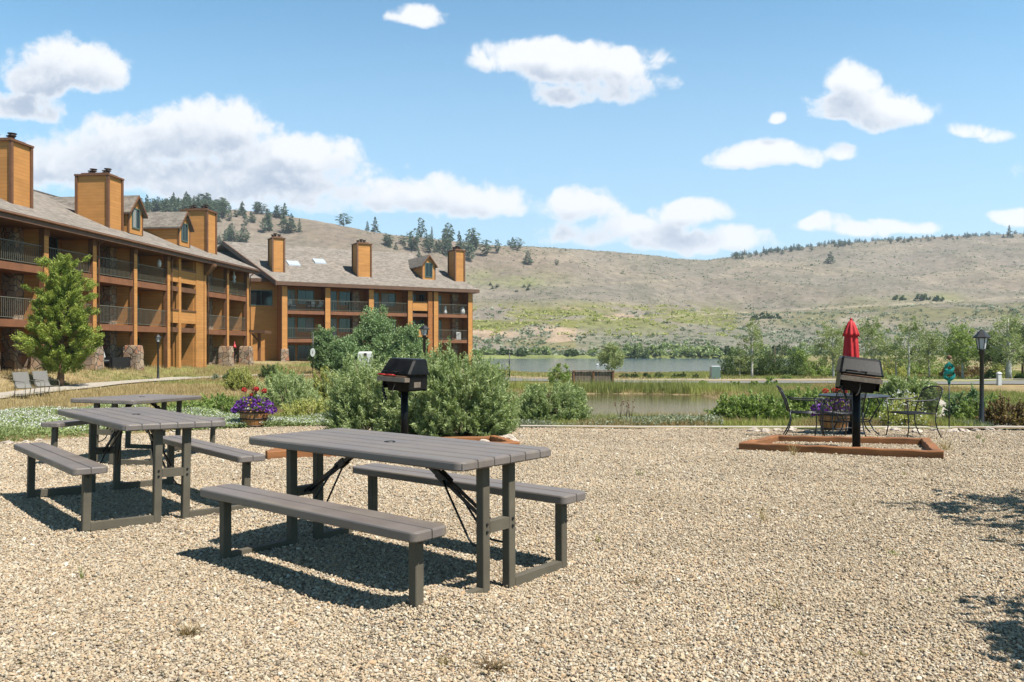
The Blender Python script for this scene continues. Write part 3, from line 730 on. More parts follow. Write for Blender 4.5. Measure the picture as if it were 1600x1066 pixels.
def make_table():
    root = empty('picnic_table')
    mb = MB(); n = 6; g = .0055; w = TW / n
    for k in range(n):
        y0, y1 = -TW / 2 + k * w + (g / 2 if k else 0), -TW / 2 + (k + 1) * w - (g / 2 if k < n - 1 else 0)
        plank(mb, -TL / 2, TL / 2, y0, y1, TH - .05, TH, .055 if k == 0 else 0, .055 if k == n - 1 else 0, .008)
    mb.box(-TL / 2 + .006, TL / 2 - .006, -TW / 2 + .02, TW / 2 - .02, TH - .046, TH - .011)
    top = mb.build('tabletop', 'table_plastic', root)
    h = MB(); h.lathe([(.034, -.004), (.034, .0035), (.028, .0035), (.024, .001), (.022, -.003)], 20, 0, (0, 0, TH))
    h.build('umbrella_hole_cap', 'brace_black', top)
    for s in (-1, 1):
        mb = MB(); ya, yb = (YO - WB, YO) if s > 0 else (-YO, -YO + WB); ym = (ya + yb) / 2; g = .006
        plank(mb, -BL / 2, BL / 2, ya, ym - g / 2, BH - .05, BH, .04, 0); plank(mb, -BL / 2, BL / 2, ym + g / 2, yb, BH - .05, BH, 0, .04)
        mb.box(-BL / 2 + .006, BL / 2 - .006, ya + .02, yb - .02, BH - .046, BH - .012)
        mb.build('bench_seat', 'table_plastic', root)
    q = .027
    for e in (-1, 1):
        x = e * XL
        for s in (-1, 1):
            m = MB(); yc = s * .105; yb = s * .585
            m.bevbox(x - q, x + q, yc - q, yc + q, -.01, TH - .05, .004)
            lo, hi = sorted((yc + s * q, yb - s * q)); m.box(x - q + .001, x + q - .001, lo, hi, -.01, .046)
            m.bevbox(x - q, x + q, yb - q, yb + q, -.01, BH - .05, .004)
            lg = m.build('leg', 'frame_paint', root)
            for yy, zz in ((yc, .335), (yc, .375), (yb, BH - .075)):
                MB().tube([(x + e * q, yy, zz), (x + e * (q + .006), yy, zz)], .008, 8).build('bolt', 'brace_black', lg)
        c = MB(); c.box(x - q + .001, x + q - .001, -.105 + q, .105 - q, .325, .385)
        c.build('crossbar', 'frame_paint', root)
        for s in (-.022, .022):
            b = MB(); X = lambda v: e * v
            b.bar((X(XL - q), s, .35), (X(XL - .40), s * .8, .57), .010, .018)
            b.bar((X(XL - .38), s * .8, .555), (X(XL - .60), s * .8, TH - .05), .009, .022)
            b.bar((X(XL - .35), s * .8, .54), (X(XL - .43), s * .8, .59), .014, .042); b.bar((X(XL - .50), s * .8, .625), (X(XL - .58), s * .8, .67), .014, .04)
            b.tube([(X(XL - .37), s * 1.4, .555), (X(XL - .14), s * 3, .27), (X(XL - .10), s * 3.4, .245), (X(XL - q), s * 4, .24)], .0065, 6)
            b.build('folding_brace', 'brace_black', root)
        b = MB(); b.bar((e * (XL - .60), -.16, TH - .062), (e * (XL - .60), .16, TH - .062), .03, .02); b.build('hinge_plate', 'brace_black', root)
    return root
tab1 = make_table()
def place_table(o, x, y, yaw, label, tilt=None, dz=0.0):
    u = Vector((math.cos(yaw), math.sin(yaw))); n = Vector((-u.y, u.x)); f = lambda p: float(H(np.array([p[0]]), np.array([p[1]]))[0]) + .02
    c = Vector((x, y)); zc = f(c); pit = math.atan2(f(c + u * .8) - f(c - u * .8), 1.6); rol = math.atan2(f(c + n * .6) - f(c - n * .6), 1.2)
    if tilt: pit, rol = tilt
    o.location = (x, y, zc + dz)
    o.rotation_euler = (Matrix.Rotation(yaw, 3, 'Z') @ Matrix.Rotation(-pit, 3, 'Y') @ Matrix.Rotation(rol, 3, 'X')).to_euler()
    tag(o, label, 'picnic table', 'folding picnic tables on the gravel')
tab2 = copy_tree(tab1); tab3 = copy_tree(tab1)
place_table(tab1, -.735, 4.824, -.695, 'taupe plastic picnic table standing alone, nearest the camera in front of the left grill', (.003, .001), -.004)
place_table(tab2, -3.143, 6.658, -.832, 'taupe plastic picnic table in the middle of the three, in front of the rear table', (-.003, -.02), .012)
place_table(tab3, -4.705, 10.10, 1.545, 'taupe plastic picnic table rearmost of the three, beside the white flower bed', (-.029, .03), .03)

# ------------------------------------------------------------------ foliage kit
def ellip(n, rx, ry, rz, shell=.5, zmin=-1.0):
    d = unit(rng.normal(size=(n, 3))); d = d[d[:, 2] >= zmin] if zmin > -1 else d
    r = (shell + (1 - shell) * rng.uniform(0, 1, len(d)) ** .6)[:, None]
    return d * r * np.array([rx, ry, rz]), d
def crown_blobs(C, Rr, per, leaf, wid, spread=.55, updir=.3, tint_c=None):
    """leaves in soft clumps of radius Rr around C"""
    n = len(C); out = []; cl = np.repeat(np.arange(n), per); m = len(cl)
    off = unit(rng.normal(size=(m, 3))) * (rng.uniform(0, 1, m) ** .45)[:, None] * (np.broadcast_to(Rr, n)[cl])[:, None]
    P = C[cl] + off; D = unit(off) + rng.normal(size=(m, 3)) * spread; D[:, 2] += updir
    tc = rng.uniform(0, 1, n) if tint_c is None else tint_c
    T = np.clip(tc[cl] * .45 + rng.uniform(0, 1, m) * .55, 0, 1)
    return leaves(P, D, leaf * rng.uniform(.6, 1.35, m), wid * rng.uniform(.7, 1.3, m), T)
def bush_mesh(name, rx, ry, rz, clumps, per, leaf, wid, mat, seed, spiky=False, parent=None, flower=None, lumps=5, box=0.8):
    """dome shaped shrub sitting on z=0"""
    global rng; old = rng; rng = np.random.default_rng(seed)
    C, d = ellip(clumps, 1, 1, 1, .35, -.25)
    if box: C = np.sign(C) * np.abs(C) ** box * np.array([.93, .93, .97])
    lump = .96 + .10 * np.sin(d[:, 0] * lumps + seed) * np.cos(d[:, 1] * lumps * 1.2 + seed * 2) + .08 * np.sin(d[:, 2] * 7 + d[:, 0] * 6 + seed)
    C = C * lump[:, None]; C = C * np.array([rx, ry, rz * .92]); C[:, 2] = np.abs(C[:, 2]) * .95 + .06 * rz
    lowq = rng.uniform(0, 1, len(C)) < .4; C[lowq, 2] *= rng.uniform(.1, 1, lowq.sum())
    Rr = .15 * (rx + ry + rz) / 3 * rng.uniform(.7, 1.5, len(C))
    if spiky:
        if box < .7: C = np.vstack([C, C + rng.normal(size=C.shape) * .07]); Rr = np.concatenate([Rr, Rr]) * .72; per = int(per * .6)
        n = len(C); cl = np.repeat(np.arange(n), per); m = len(cl); k = np.tile(np.linspace(0, 1, per), n)
        sd = unit(unit(C / np.array([rx, ry, rz]))[:] + np.array([0, 0, .9]) + rng.normal(size=(n, 3)) * .45)
        P = C[cl] + sd[cl] * (k * Rr[cl] * 1.7)[:, None] + rng.normal(size=(m, 3)) * .25 * leaf
        D = sd[cl] * .8 + rng.normal(size=(m, 3)) * .55
        T = np.clip(rng.uniform(0, 1, n)[cl] * .4 + k * .25 + rng.uniform(0, .35, m), 0, 1)
        A = leaves(P, D, leaf * rng.uniform(.6, 1.4, m), wid * rng.uniform(.7, 1.3, m), T)
    else: A = crown_blobs(C, Rr, per, leaf, wid)
    A[0][:, 2] = np.maximum(A[0][:, 2], -.03)
    parts = [A]; mats = [mat]
    if flower:
        fm, nf, fs = flower; F, fd = ellip(nf, rx * 1.02, ry * 1.02, rz * 1.02, .93, 0.0)
        parts.append(leaves(F, rng.normal(size=F.shape), fs, fs * .9, rng.uniform(0, 1, len(F)))); mats.append(fm)
    V, F, T, M = join(*parts); rng = old
    return mesh_np(name, V, F, mats, T, M, parent=parent)
def stems_mb(n, rx, ry, h, r, seed, z0=-.08):
    q = random.Random(seed); mb = MB()
    for k in range(n):
        a = q.uniform(0, 6.28); s = q.uniform(.1, .75)
        x, y = math.cos(a) * s * rx, math.sin(a) * s * ry
        mb.tube([(x * .12, y * .12, z0), (x * .5, y * .5, h * .42), (x, y, h * q.uniform(.7, .95))], [r, r * .7, r * .25], 5)
    return mb
def bush(name, px, Y, wpx, hpx, mat, label, cat='bush', group=None, clumps=240, per=70, leaf=.05, wid=.014, seed=1, spiky=False, flower=None, depth=.9, lumps=5, loc=None, zoff=0, box=0.8):
    x = px2(px, Y); w = wpx * Y / FOC; h = hpx * Y / FOC
    if spiky and seed not in (3, 4, 5, 14): clumps = int(clumps * 1.5); wid *= 1.35
    r = empty(name, (x, Y, h1(x, Y) + zoff)); tag(r, label, cat, group)
    bush_mesh('foliage', w / 2, w / 2 * depth, h, clumps, per, leaf, wid, mat, seed, spiky, r, flower, lumps, box)
    stems_mb(9, w / 2, w / 2 * depth, h, max(.008, .012 * w), seed).build('stems', 'twig', r)
    return r

# big willow bush behind the left grill and its neighbours
bush('willow_bush', 726, 14.1, 150, 132, 'leaf_willow', 'large silvery green willow bush directly behind and right of the left grill', clumps=1500, per=70, leaf=.074, wid=.016, seed=3, spiky=True, depth=1.0, box=.62)
bush('willow_bush', 590, 14.6, 152, 130, 'leaf_willow', 'paler loose willow bush reaching left from behind the left grill', clumps=1300, per=60, leaf=.074, wid=.016, seed=4, spiky=True, depth=.95, box=.62)
bush('willow_bush', 658, 14.4, 140, 133, 'leaf_willow', 'willow bush filling the gap between the pale bush and the large one', clumps=800, per=60, leaf=.074, wid=.016, seed=14, spiky=True, depth=.9, box=.6)
bush('willow_bush', 861, 18.6, 112, 62, 'leaf_willow', 'low rounded dense green bush just right of the large willow bush, above the pond edge', clumps=1000, per=60, leaf=.075, wid=.019, seed=5, spiky=True, box=.65)
bush('shrub', 874, 44, 40, 42, 'leaf_green', 'small bright green shrub against the lake, left of the timber box', clumps=120, per=40, leaf=.11, wid=.05, seed=6)
bush('shrub', 924, 34, 60, 22, 'leaf_yellow', 'low yellowish shrub at the left end of the pond', clumps=120, per=40, leaf=.1, wid=.02, seed=61, spiky=True, zoff=-.1)
bush('shrub', 512, 29, 52, 52, 'leaf_yellow', 'upright yellow green shrub left of the large willow bush', clumps=240, per=50, leaf=.10, wid=.02, seed=7, spiky=True)
bush('shrub', 450, 23.5, 100, 58, 'leaf_willow', 'broad feathery olive green shrub behind the left flower barrel', clumps=420, per=55, leaf=.08, wid=.014, seed=8, spiky=True)
bush('shrub', 446, 31, 58, 48, 'leaf_green', 'bright green shrub behind the broad feathery shrub', clumps=200, per=40, leaf=.1, wid=.02, seed=9, spiky=True)
bush('shrub', 352, 20, 90, 34, 'leaf_green', 'low bright green shrub left of the barrel of flowers', clumps=300, per=45, leaf=.07, wid=.02, seed=10, spiky=True)
bush('shrub', 375, 36, 48, 33, 'leaf_yellow', 'yellow green shrub on the dry bank before the orange building', clumps=200, per=40, leaf=.1, wid=.022, seed=11, spiky=True)
bush('shrub', 363, 43, 30, 22, 'leaf_dark', 'dark small shrub on the bank by the stone column', clumps=100, per=40, leaf=.1, wid=.02, seed=12, spiky=True)
bush('shrub', 420, 48, 24, 26, 'leaf_dark', 'dark round shrub below the corner of the far building', clumps=100, per=40, leaf=.12, wid=.02, seed=13, spiky=True)
bush('shrub', 298, 21, 90, 17, 'leaf_green', 'flat green mound of foliage behind the rear picnic table', clumps=200, per=40, leaf=.07, wid=.02, seed=15, spiky=True)
bush('shrub', 490, 20, 110, 26, 'leaf_yellow', 'low spreading grassy shrub between the flower barrel and the pale willow bush', clumps=300, per=45, leaf=.08, wid=.014, seed=16, spiky=True)
bush('shrub', 336, 46, 16, 12, 'leaf_sage', 'tiny grey green shrub on the dry bank beside the path', clumps=60, per=30, leaf=.09, wid=.03, seed=17)
# right hand planting
bush('shrub', 1180, 19.5, 130, 42, 'leaf_green', 'lush bright green shrub mass at the right end of the pond', clumps=520, per=55, leaf=.075, wid=.024, seed=20, spiky=True)
bush('shrub', 1262, 20.5, 110, 48, 'leaf_green', 'lush green shrub behind the left patio chair', clumps=420, per=55, leaf=.075, wid=.024, seed=21, spiky=True)
bush('shrub', 1345, 20.0, 90, 48, 'leaf_green', 'green shrub directly behind the right grill', clumps=320, per=55, leaf=.075, wid=.024, seed=22, spiky=True)
bush('willow_bush', 1416, 24.0, 80, 60, 'leaf_willow', 'round grey green bush behind the right patio chair', clumps=900, per=60, leaf=.085, wid=.02, seed=23, spiky=True, box=.65)
bush('flowering_shrub', 1412, 17.4, 74, 58, 'leaf_yellow', 'loose shrub dotted with cream blossoms between table and right patio chair', 'flowering shrub', clumps=150, per=34, leaf=.05, wid=.026, seed=24, flower=('petal_white', 420, .045))
bush('shrub', 1508, 20.6, 60, 52, 'leaf_spruceblue', 'dark grey green shrub left of the right lamp post', clumps=240, per=50, leaf=.07, wid=.02, seed=25, spiky=True)
bush('shrub', 1538, 19.2, 72, 44, 'leaf_green', 'mid green shrub at the foot of the right lamp post', clumps=240, per=45, leaf=.07, wid=.02, seed=26, spiky=True)
bush('shrub', 1572, 17.9, 74, 42, 'leaf_red', 'low rusty red and green shrub at the right edge of the gravel', clumps=220, per=40, leaf=.05, wid=.025, seed=27, spiky=True)

# ------------------------------------------------------------------ grills
def tub(mb, w, d0, d1, z0, z1, w0=None, mi=0, y0=None, y1=None):
    w0 = w0 or w
    mb.rings([[(-w0 / 2, y0 if y0 is not None else -d0 / 2, z0), (w0 / 2, y0 if y0 is not None else -d0 / 2, z0), (w0 / 2, y1 if y1 is not None else d0 / 2, z0), (-w0 / 2, y1 if y1 is not None else d0 / 2, z0)],
              [(-w / 2, -d1 / 2, z1), (w / 2, -d1 / 2, z1), (w / 2, d1 / 2, z1), (-w / 2, d1 / 2, z1)]], mi)
def make_grill(phi, lean, red=True):
    r = empty('pedestal_grill')
    p = MB(); p.tube([(0, 0, -.05), (0, 0, .80)], .056, 16); p.lathe([(.085, .80), (.085, .825)], 12); p.build('post', 'grill_metal', r)
    piv = Vector((0, 0, .82)); Rm = Matrix.Rotation(phi, 4, 'Z') @ Matrix.Rotation(lean, 4, 'Y')
    def put(o): o.matrix_local = Matrix.Translation(piv) @ Rm
    fb = MB(); tub(fb, .50, .28, .40, .0, .22, .40); fb.box(-.25, .25, -.205, -.18, .19, .225); fb.box(-.257, .257, .17, .215, .0, .24)
    fb.box(-.262, -.25, -.20, .20, .03, .235); fb.box(.25, .262, -.20, .20, .03, .235)
    put(fb.build('firebox', 'grill_metal', r))
    lg = MB(); lg.box(-.27, .27, -.315, -.207, .145, .205); lg.box(-.26, .26, -.305, -.215, .206, .212); put(lg.build('front_ledge', 'ledge_metal', r))
    gr = MB()
    for k in range(14): gr.tube([(-.24 + k * .037, -.29, .228), (-.24 + k * .037, .17, .228)], .004, 5)
    gr.tube([(-.25, -.29, .228), (.25, -.29, .228)], .006, 5); gr.tube([(-.25, .17, .228), (.25, .17, .228)], .006, 5)
    gg = gr.build('grate', 'rust', r); put(gg)
    for sx in ((-.17, .0) if red else ()):
        hd = MB(); hd.tube([(sx - .06, -.29, .235), (sx - .06, -.34, .245), (sx + .06, -.34, .245), (sx + .06, -.29, .235)], .010, 6); hd.build('grate_handle', 'red_paint', gg)
    hood = MB()
    def ring(z, x, ya, yb, rr=.03):
        return [(-x + rr, ya, z), (x - rr, ya, z), (x, ya + rr, z), (x, yb - rr, z), (x - rr, yb, z), (-x + rr, yb, z), (-x, yb - rr, z), (-x, ya + rr, z)]
    hood.rings([ring(.242, .285, -.235, .225), ring(.262, .29, -.24, .23), ring(.30, .283, -.215, .23), ring(.45, .262, -.10, .215), ring(.475, .25, -.075, .205), ring(.482, .22, -.05, .18)], 0)
    hood.box(-.292, .292, -.245, .235, .247, .259)
    put(hood.build('hood', 'grill_metal', r))
    hh = MB(); hh.tube([(-.20, -.225, .285), (-.20, -.275, .285), (.06, -.275, .285), (.06, -.225, .285)], .011, 8); put(hh.build('hood_handle', 'grill_metal', r))
    cr = MB()
    cr.tube([(.0, -.21, .12), (-.0, -.25, .05), (-.02, -.255, -.03), (-.04, -.24, -.05)], .008, 6); put(cr.build('draft_lever', 'ledge_metal', r))
    sp = MB(); sp.tube([(-.22 + .006 * k, -.24 + .02 * math.sin(k * 1.6), .02 - .012 * k) for k in range(14)], .016, 6); sp.tube([(-.24, -.18, .08), (-.235, -.23, .03)], .01, 6); put(sp.build('coil_handle', 'brace_black', r))
    vt = MB(); vt.box(.263, .268, -.10, .05, .06, .14); put(vt.build('side_vent', 'ledge_metal', r))
    return r
def put_grill(g, px, Y, label):
    x = px2(px, Y); g.location = (x, Y, gz(x, Y)); tag(g, label, 'grill', 'charcoal grills on posts')
g1 = make_grill(R(-33), R(2)); put_grill(g1, 632, 12.0, 'black hooded park grill with a dusty hood, standing before the willow bushes')
g2 = make_grill(R(-14), R(7), False); put_grill(g2, 1338, 11.45, 'black hooded park grill standing in the empty timber frame in front of the red umbrella')

def timber_frame(name, pts, label, w=.12, h=.10, rots=None):
    r = empty(name, (sum(p[0] for p in pts) / 4, sum(p[1] for p in pts) / 4, 0)); z = gz(r.location.x, r.location.y); r.location.z = z
    n = len(pts)
    for i in range(n):
        a, b = Vector(pts[i]), Vector(pts[(i + 1) % n]); d = (b - a).normalized(); nn = Vector((-d.y, d.x))
        ext = 0 if i % 2 else w
        mb = MB(); ln = (b - a).length; rs = []
        m = 14
        for k in range(m + 1):
            q = a + d * (ln * k / m) if not ext else a - d * (w / 2) + d * ((ln + w) * k / m)
            if not ext: q = a + d * (w / 2 + .003) + d * ((ln - w - .006) * k / m)
            zz = (gz(q.x, q.y) if True else 0) - z; j = .006 * math.sin(k * 2.3 + i); j2 = .004 * math.sin(k * 1.7 + i * 2)
            c = q - Vector(r.location[:2]); W = w / 2
            p8 = []
            for sx, sz in ((-1, -.4), (-1, .86), (-.88, 1), (.88, 1), (1, .86), (1, -.4)):
                v = c + nn * (sx * W + j2); p8.append((v.x, v.y, zz + (h if sz == 1 else h * (.88 if sz > 0 else -.4)) + j))
            rs.append(p8)
        mb.rings(rs, 0); mb.build('timber', 'timber', r)
    tag(r, label, 'timber border', 'timber borders around the grills')
    return r
def gp(px, y, lift=0.0):
    """ground point of the gravel plane seen in a given direction"""
    Y = 3.0
    for _ in range(60):
        z = gz(px2(px, Y), Y) + lift; Y = Y * .5 + .5 * (CAMH - z) * FOC / (y - HOR)
    return (px2(px, Y), Y)
timber_frame('gravel_border', [gp(1163, 703), gp(1466, 717), gp(1446, 695), gp(1212, 690)], 'reddish timber frame laid flat on gravel around the right grill, empty inside')
timber_frame('gravel_border', [gp(424, 717), gp(803, 701), gp(770, 691), gp(470, 700)], 'reddish timber frame around the foot of the left grill, bush hanging over it')

# ------------------------------------------------------------------ flower barrels
def barrel(px, Y, label, rx=.30):
    x = px2(px, Y); r = empty('flower_barrel', (x, Y, gz(x, Y) if Y < 17 else h1(x, Y) + .02)); tag(r, label, 'flower barrel', 'half barrels planted with flowers')
    b = MB(); b.lathe([(.23, 0), (.262, .12), (.288, .25), (.30, .37), (.278, .37), (.268, .31), (.0, .31)], 40, 0, cap=False); b.build('tub', 'barrel_wood', r)
    for z, q in ((.05, .2475), (.20, .2845), (.335, .301)):
        h = MB(); h.lathe([(q - .004, z - .014), (q + .004, z - .014), (q + .007, z + .014), (q - .002, z + .014)], 40); h.build('hoop', 'hoop_iron', r)
    s = MB(); s.lathe([(.272, .315), (.0, .33)], 20, cap=False); s.build('soil', 'soil', r)
    n = 130; C, d = ellip(n, .38, .34, .26, .3, -.15); C[:, 2] = C[:, 2] * .9 + .46; C[:, 2] -= np.clip(np.abs(C[:, 0]) - .24, 0, 1) * .7
    V, F, T = crown_blobs(C, .07, 26, .05, .022); mesh_np('foliage', V, F, 'leaf_green', T, parent=r)
    n = 900; A, d = ellip(n, .47, .38, .27, .80, -.35); A[:, 2] = A[:, 2] * .8 + .45; A[:, 2] -= np.clip(np.abs(A[:, 0]) - .26, 0, 1) * .55
    t = rng.uniform(0, .5, len(A)) + (A[:, 0] > .1) * .3
    V, F, T = leaves(A, rng.normal(size=A.shape), .062, .054, t); mesh_np('purple_flowers', V, F, 'petal_purple', T, parent=r)
    for nm, mt, pr, n, lf, lst in (('red_geranium', 'petal_red', None, 110, .028, [(-.19, -.05, .80, .062), (.02, .02, .81, .066), (.08, -.06, .82, .05), (.22, 0, .78, .058), (-.03, -.1, .70, .03)]),
            ('yellow_pansy', 'petal_yellow', None, 26, .02, [(-.05, -.33, .62, .018), (.03, -.34, .60, .018), (.05, -.35, .55, .018), (.18, -.3, .53, .018), (.0, -.36, .50, .018)]),
            ('white_petunia', 'petal_white', None, 30, .025, [(.13, -.2, .70, .02), (.16, -.22, .68, .02), (-.06, -.37, .42, .02), (.0, -.38, .43, .02)])):
        for cx, cy, cz, rr in lst:
            P = ellip(n, rr, rr, rr * .85, .55)[0] + np.array([cx, cy, cz]); V, F, T = leaves(P, rng.normal(size=P.shape), lf, lf * .85, rng.uniform(0, 1, len(P))); mesh_np(nm, V, F, mt, T, parent=r)
    st = MB()
    for cx in (-.18, .02, .07, .20, -.03): st.tube([(cx * .5, 0, .33), (cx, -.03, .76)], .006, 5)
    for k in range(9): a = k * .7; st.tube([(0, 0, .5), (.05 * math.cos(a), .05 * math.sin(a), .8), (.11 * math.cos(a), .11 * math.sin(a), .93)], [.008, .006, .001], 4)
    st.build('stems', 'leaf_red', r)
    return r
barrel(397, 17.0, 'wooden half barrel of purple petunias and red geraniums by the white flower bed')
barrel(1303, 16.0, 'wooden half barrel of purple flowers seen through the patio chairs at right')

# ------------------------------------------------------------------ patio set
def chair_patio():
    r = empty('patio_chair'); W, D = .27, .26
    s = MB()
    for k in range(15): s.tube([(-W + .02 + k * (2 * W - .04) / 14, -D, .43), (-W + .02 + k * (2 * W - .04) / 14, D, .43)], .004, 4)
    for k in range(15): s.tube([(-W, -D + .02 + k * (2 * D - .04) / 14, .432), (W, -D + .02 + k * (2 * D - .04) / 14, .432)], .004, 4)
    s.tube([(-W, -D, .43), (W, -D, .43), (W, D, .43), (-W, D, .43), (-W, -D, .43)], .011, 6); s.build('seat', 'black_iron', r)
    b = MB(); top = []
    def bp(u, v):  # back surface: u -1..1, v 0..1
        w = W * (1 - .06 * v); return (u * w, D + .02 + .17 * v ** 1.4 + .05 * (1 - u * u), .45 + .44 * v)
    def arch(u): return .80 + .20 * math.sqrt(max(0, 1 - u * u))
    b.tube([bp(-1, 0), bp(-1, .4), bp(-1, .8)] + [bp(u, arch(u)) for u in np.linspace(-.95, .95, 11)] + [bp(1, .8), bp(1, .4), bp(1, 0)], .011, 6)
    for u in np.linspace(-.9, .9, 17): b.tube([bp(u, v) for v in (0, .35, .7)] + [bp(u, arch(u))], .0035, 4)
    for v in np.linspace(.06, .9, 15): b.tube([bp(u, v) for u in (-1, -.5, 0, .5, 1)], .0035, 4)
    b.build('backrest', 'black_iron', r)
    for sx in (-1, 1):
        x = sx * W
        a = MB(); a.tube([(x, D + .07, .70), (x * 1.06, D - .05, .665), (x * 1.08, -D * .4, .655), (x * 1.08, -D - .03, .665), (x * 1.05, -D - .06, .63), (x * 1.02, -D - .02, .60)], .012, 6); a.build('armrest', 'black_iron', r)
        l = MB(); l.tube([(x * 1.05, -D - .02, .655), (x, -D, .43), (x * 1.02, -D + .01, .2), (x * 1.06, -D - .03, .0)], .011, 6); l.build('leg', 'black_iron', r)
        l = MB(); l.tube([(x, D + .02, .45), (x, D, .3), (x * 1.02, D + .04, .15), (x * 1.04, D + .12, .0)], .011, 6); l.build('leg', 'black_iron', r)
    st = MB(); st.tube([(-W, D + .02, .2), (W, D + .02, .2)], .007, 5); st.build('stretcher', 'black_iron', r)
    return r
pc = chair_patio()
def put_chair(o, px, Y, rz, label):
    x = px2(px, Y); o.location = (x, Y, gz(x, Y)); o.rotation_euler = (0, 0, rz); tag(o, label, 'patio chair', 'black mesh patio chairs around the umbrella table')
pc2 = copy_tree(pc); pc3 = copy_tree(pc)
put_chair(pc, 1260, 14.1, R(72), 'black wrought iron patio chair facing right, left of the flower barrel')
put_chair(pc2, 1311, 13.7, R(187), 'black patio chair with its back to the camera, just left of the right grill post')
put_chair(pc3, 1424, 14.0, R(-80), 'black wrought iron patio chair facing left, alone right of the grill post')
X0, Y0 = px2(1334, 14.7), 14.7; r = empty('patio_table', (X0, Y0, gz(X0, Y0))); tag(r, 'round black iron patio table beneath the closed red umbrella', 'patio table')
m = MB(); m.lathe([(.03, .70), (.60, .70), (.615, .708), (.615, .722), (.60, .726), (.03, .726)], 40); m.build('table_top', 'black_iron', r)
for k in range(4):
    a = R(35 + 90 * k); m = MB(); c, s = math.cos(a), math.sin(a)
    m.tube([(c * q, s * q, z) for q, z in ((.45, .70), (.50, .58), (.40, .40), (.30, .26), (.40, .10), (.55, .0))], .013, 6); m.build('leg', 'black_iron', r)
m = MB(); m.lathe([(.30, .25), (.31, .26), (.30, .27)], 24, cap=False); m.build('ring_brace', 'black_iron', r)
r = empty('patio_umbrella', (X0 - .05, Y0, gz(X0, Y0))); tag(r, 'closed bright red patio umbrella standing upright through the patio table', 'umbrella')
m = MB(); m.tube([(0, 0, .0), (0, 0, 2.12)], .02, 10); m.build('pole', 'black_iron', r)
m = MB(); m.lathe([(.24, 0), (.24, .04), (.06, .07), (.04, .25)], 20); m.build('base', 'black_iron', r)
def pleat(n, prof, amp):
    rs = []
    for q, z, am in prof:
        rs.append([(q * (1 + am * math.cos(n * a + z * 2.0)) * math.cos(a), q * (1 + am * math.cos(n * a + z * 2.0)) * math.sin(a), z) for a in [2 * math.pi * j / 96 for j in range(96)]])
    return rs
m = MB(); m.rings(pleat(8, [(.085, .85, .25), (.115, .95, .22), (.13, 1.15, .18), (.125, 1.4, .16), (.115, 1.6, .15), (.105, 1.78, .12), (.07, 1.93, .08), (.02, 2.03, 0)], 0), 0, smooth=True); cpy = m.build('canopy', 'umbrella_red', r)
m = MB(); m.rings(pleat(8, [(.128, 1.80, .18), (.12, 1.86, .14), (.085, 1.98, .10), (.055, 2.06, .05), (.018, 2.10, 0)], 0), 0, smooth=True); m.build('vent_cap', 'umbrella_red', cpy)
m = MB(); m.lathe([(.0, 2.14), (.022, 2.125), (.022, 2.10), (.012, 2.09)], 10, cap=False); m.build('finial', 'umbrella_red', r)

# wind spinner
x = px2(1483, 16.6); r = empty('wind_spinner', (x, 16.6, gz(x, 16.3))); tag(r, 'teal twisted garden wind spinner on a thin dark pole', 'wind spinner')
m = MB(); m.tube([(0, 0, -.05), (0, 0, .95)], .011, 6); m.tube([(0, 0, .95), (0, 0, 1.42)], .005, 5); m.build('pole', 'black_iron', r)
m = MB()
for ph in (0, math.pi):
    rs = []
    for k in range(26):
        f = k / 25; a = ph + f * 7.5; q = .115 * math.sin(math.pi * (f * .9 + .05)); w = .045
        d = Vector((math.cos(a), math.sin(a), 0)); c = d * q + Vector((0, 0, .93 + f * .40)); rs.append([tuple(c + Vector((0, 0, w))), tuple(c + d * .012), tuple(c - Vector((0, 0, w))), tuple(c - d * .012)])
    m.rings(rs, 0)
m.build('spiral_blades', 'spinner_teal', r)
m = MB(); m.lathe([(0, 1.40), (.035, 1.42), (.05, 1.46), (.03, 1.49), (0, 1.5)], 10, cap=False); m.build('finial', 'rust', r)

# ------------------------------------------------------------------ lamp posts
def lamp(px, Y, Hh, label, thick=1.0, z=None):
    x = px2(px, Y); zz = h1(x, Y) if z is None else z; r = empty('lamp_post', (x, Y, zz)); tag(r, label, 'lamp post', 'black lantern lamp posts')
    k = thick
    m = MB(); m.lathe([(.10 * k, -.05), (.10 * k, .06), (.07 * k, .10), (.06 * k, .5), (.052 * k, .55), (.05 * k, Hh - .56), (.085 * k, Hh - .53), (.06 * k, Hh - .47), (.11 * k, Hh - .44)], 14); m.build('post', 'black_iron', r)
    g = MB(); g.rings([[(q * math.cos(R(60 * j + 30)), q * math.sin(R(60 * j + 30)), z) for j in range(6)] for q, z in ((.088 * k, Hh - .43), (.135 * k, Hh - .19))], 0); gl = g.build('lantern_glass', 'lamp_glass', r)
    c = MB()
    for j in range(6):
        a = R(60 * j + 30); c.bar((.092 * k * math.cos(a), .092 * k * math.sin(a), Hh - .44), (.14 * k * math.cos(a), .14 * k * math.sin(a), Hh - .185), .016 * k, .016 * k)
    c.rings([[(q * math.cos(R(60 * j + 30)), q * math.sin(R(60 * j + 30)), z) for j in range(6)] for q, z in ((.20 * k, Hh - .195), (.205 * k, Hh - .17), (.13 * k, Hh - .10), (.10 * k, Hh - .07), (.05 * k, Hh - .03), (.02 * k, Hh))], 0)
    c.build('lantern_cap', 'black_iron', r)
    return r
lamp(1534, 17.7, 2.15, 'tall black lamp post with a lantern head among the shrubs at right', .85)
lamp(247, 46, 2.6, 'slim black lamp post on the dry bank in front of the left building')
lamp(663, 34, 2.9, 'black lantern lamp post rising behind the willow bushes, before the far building', 1.25)
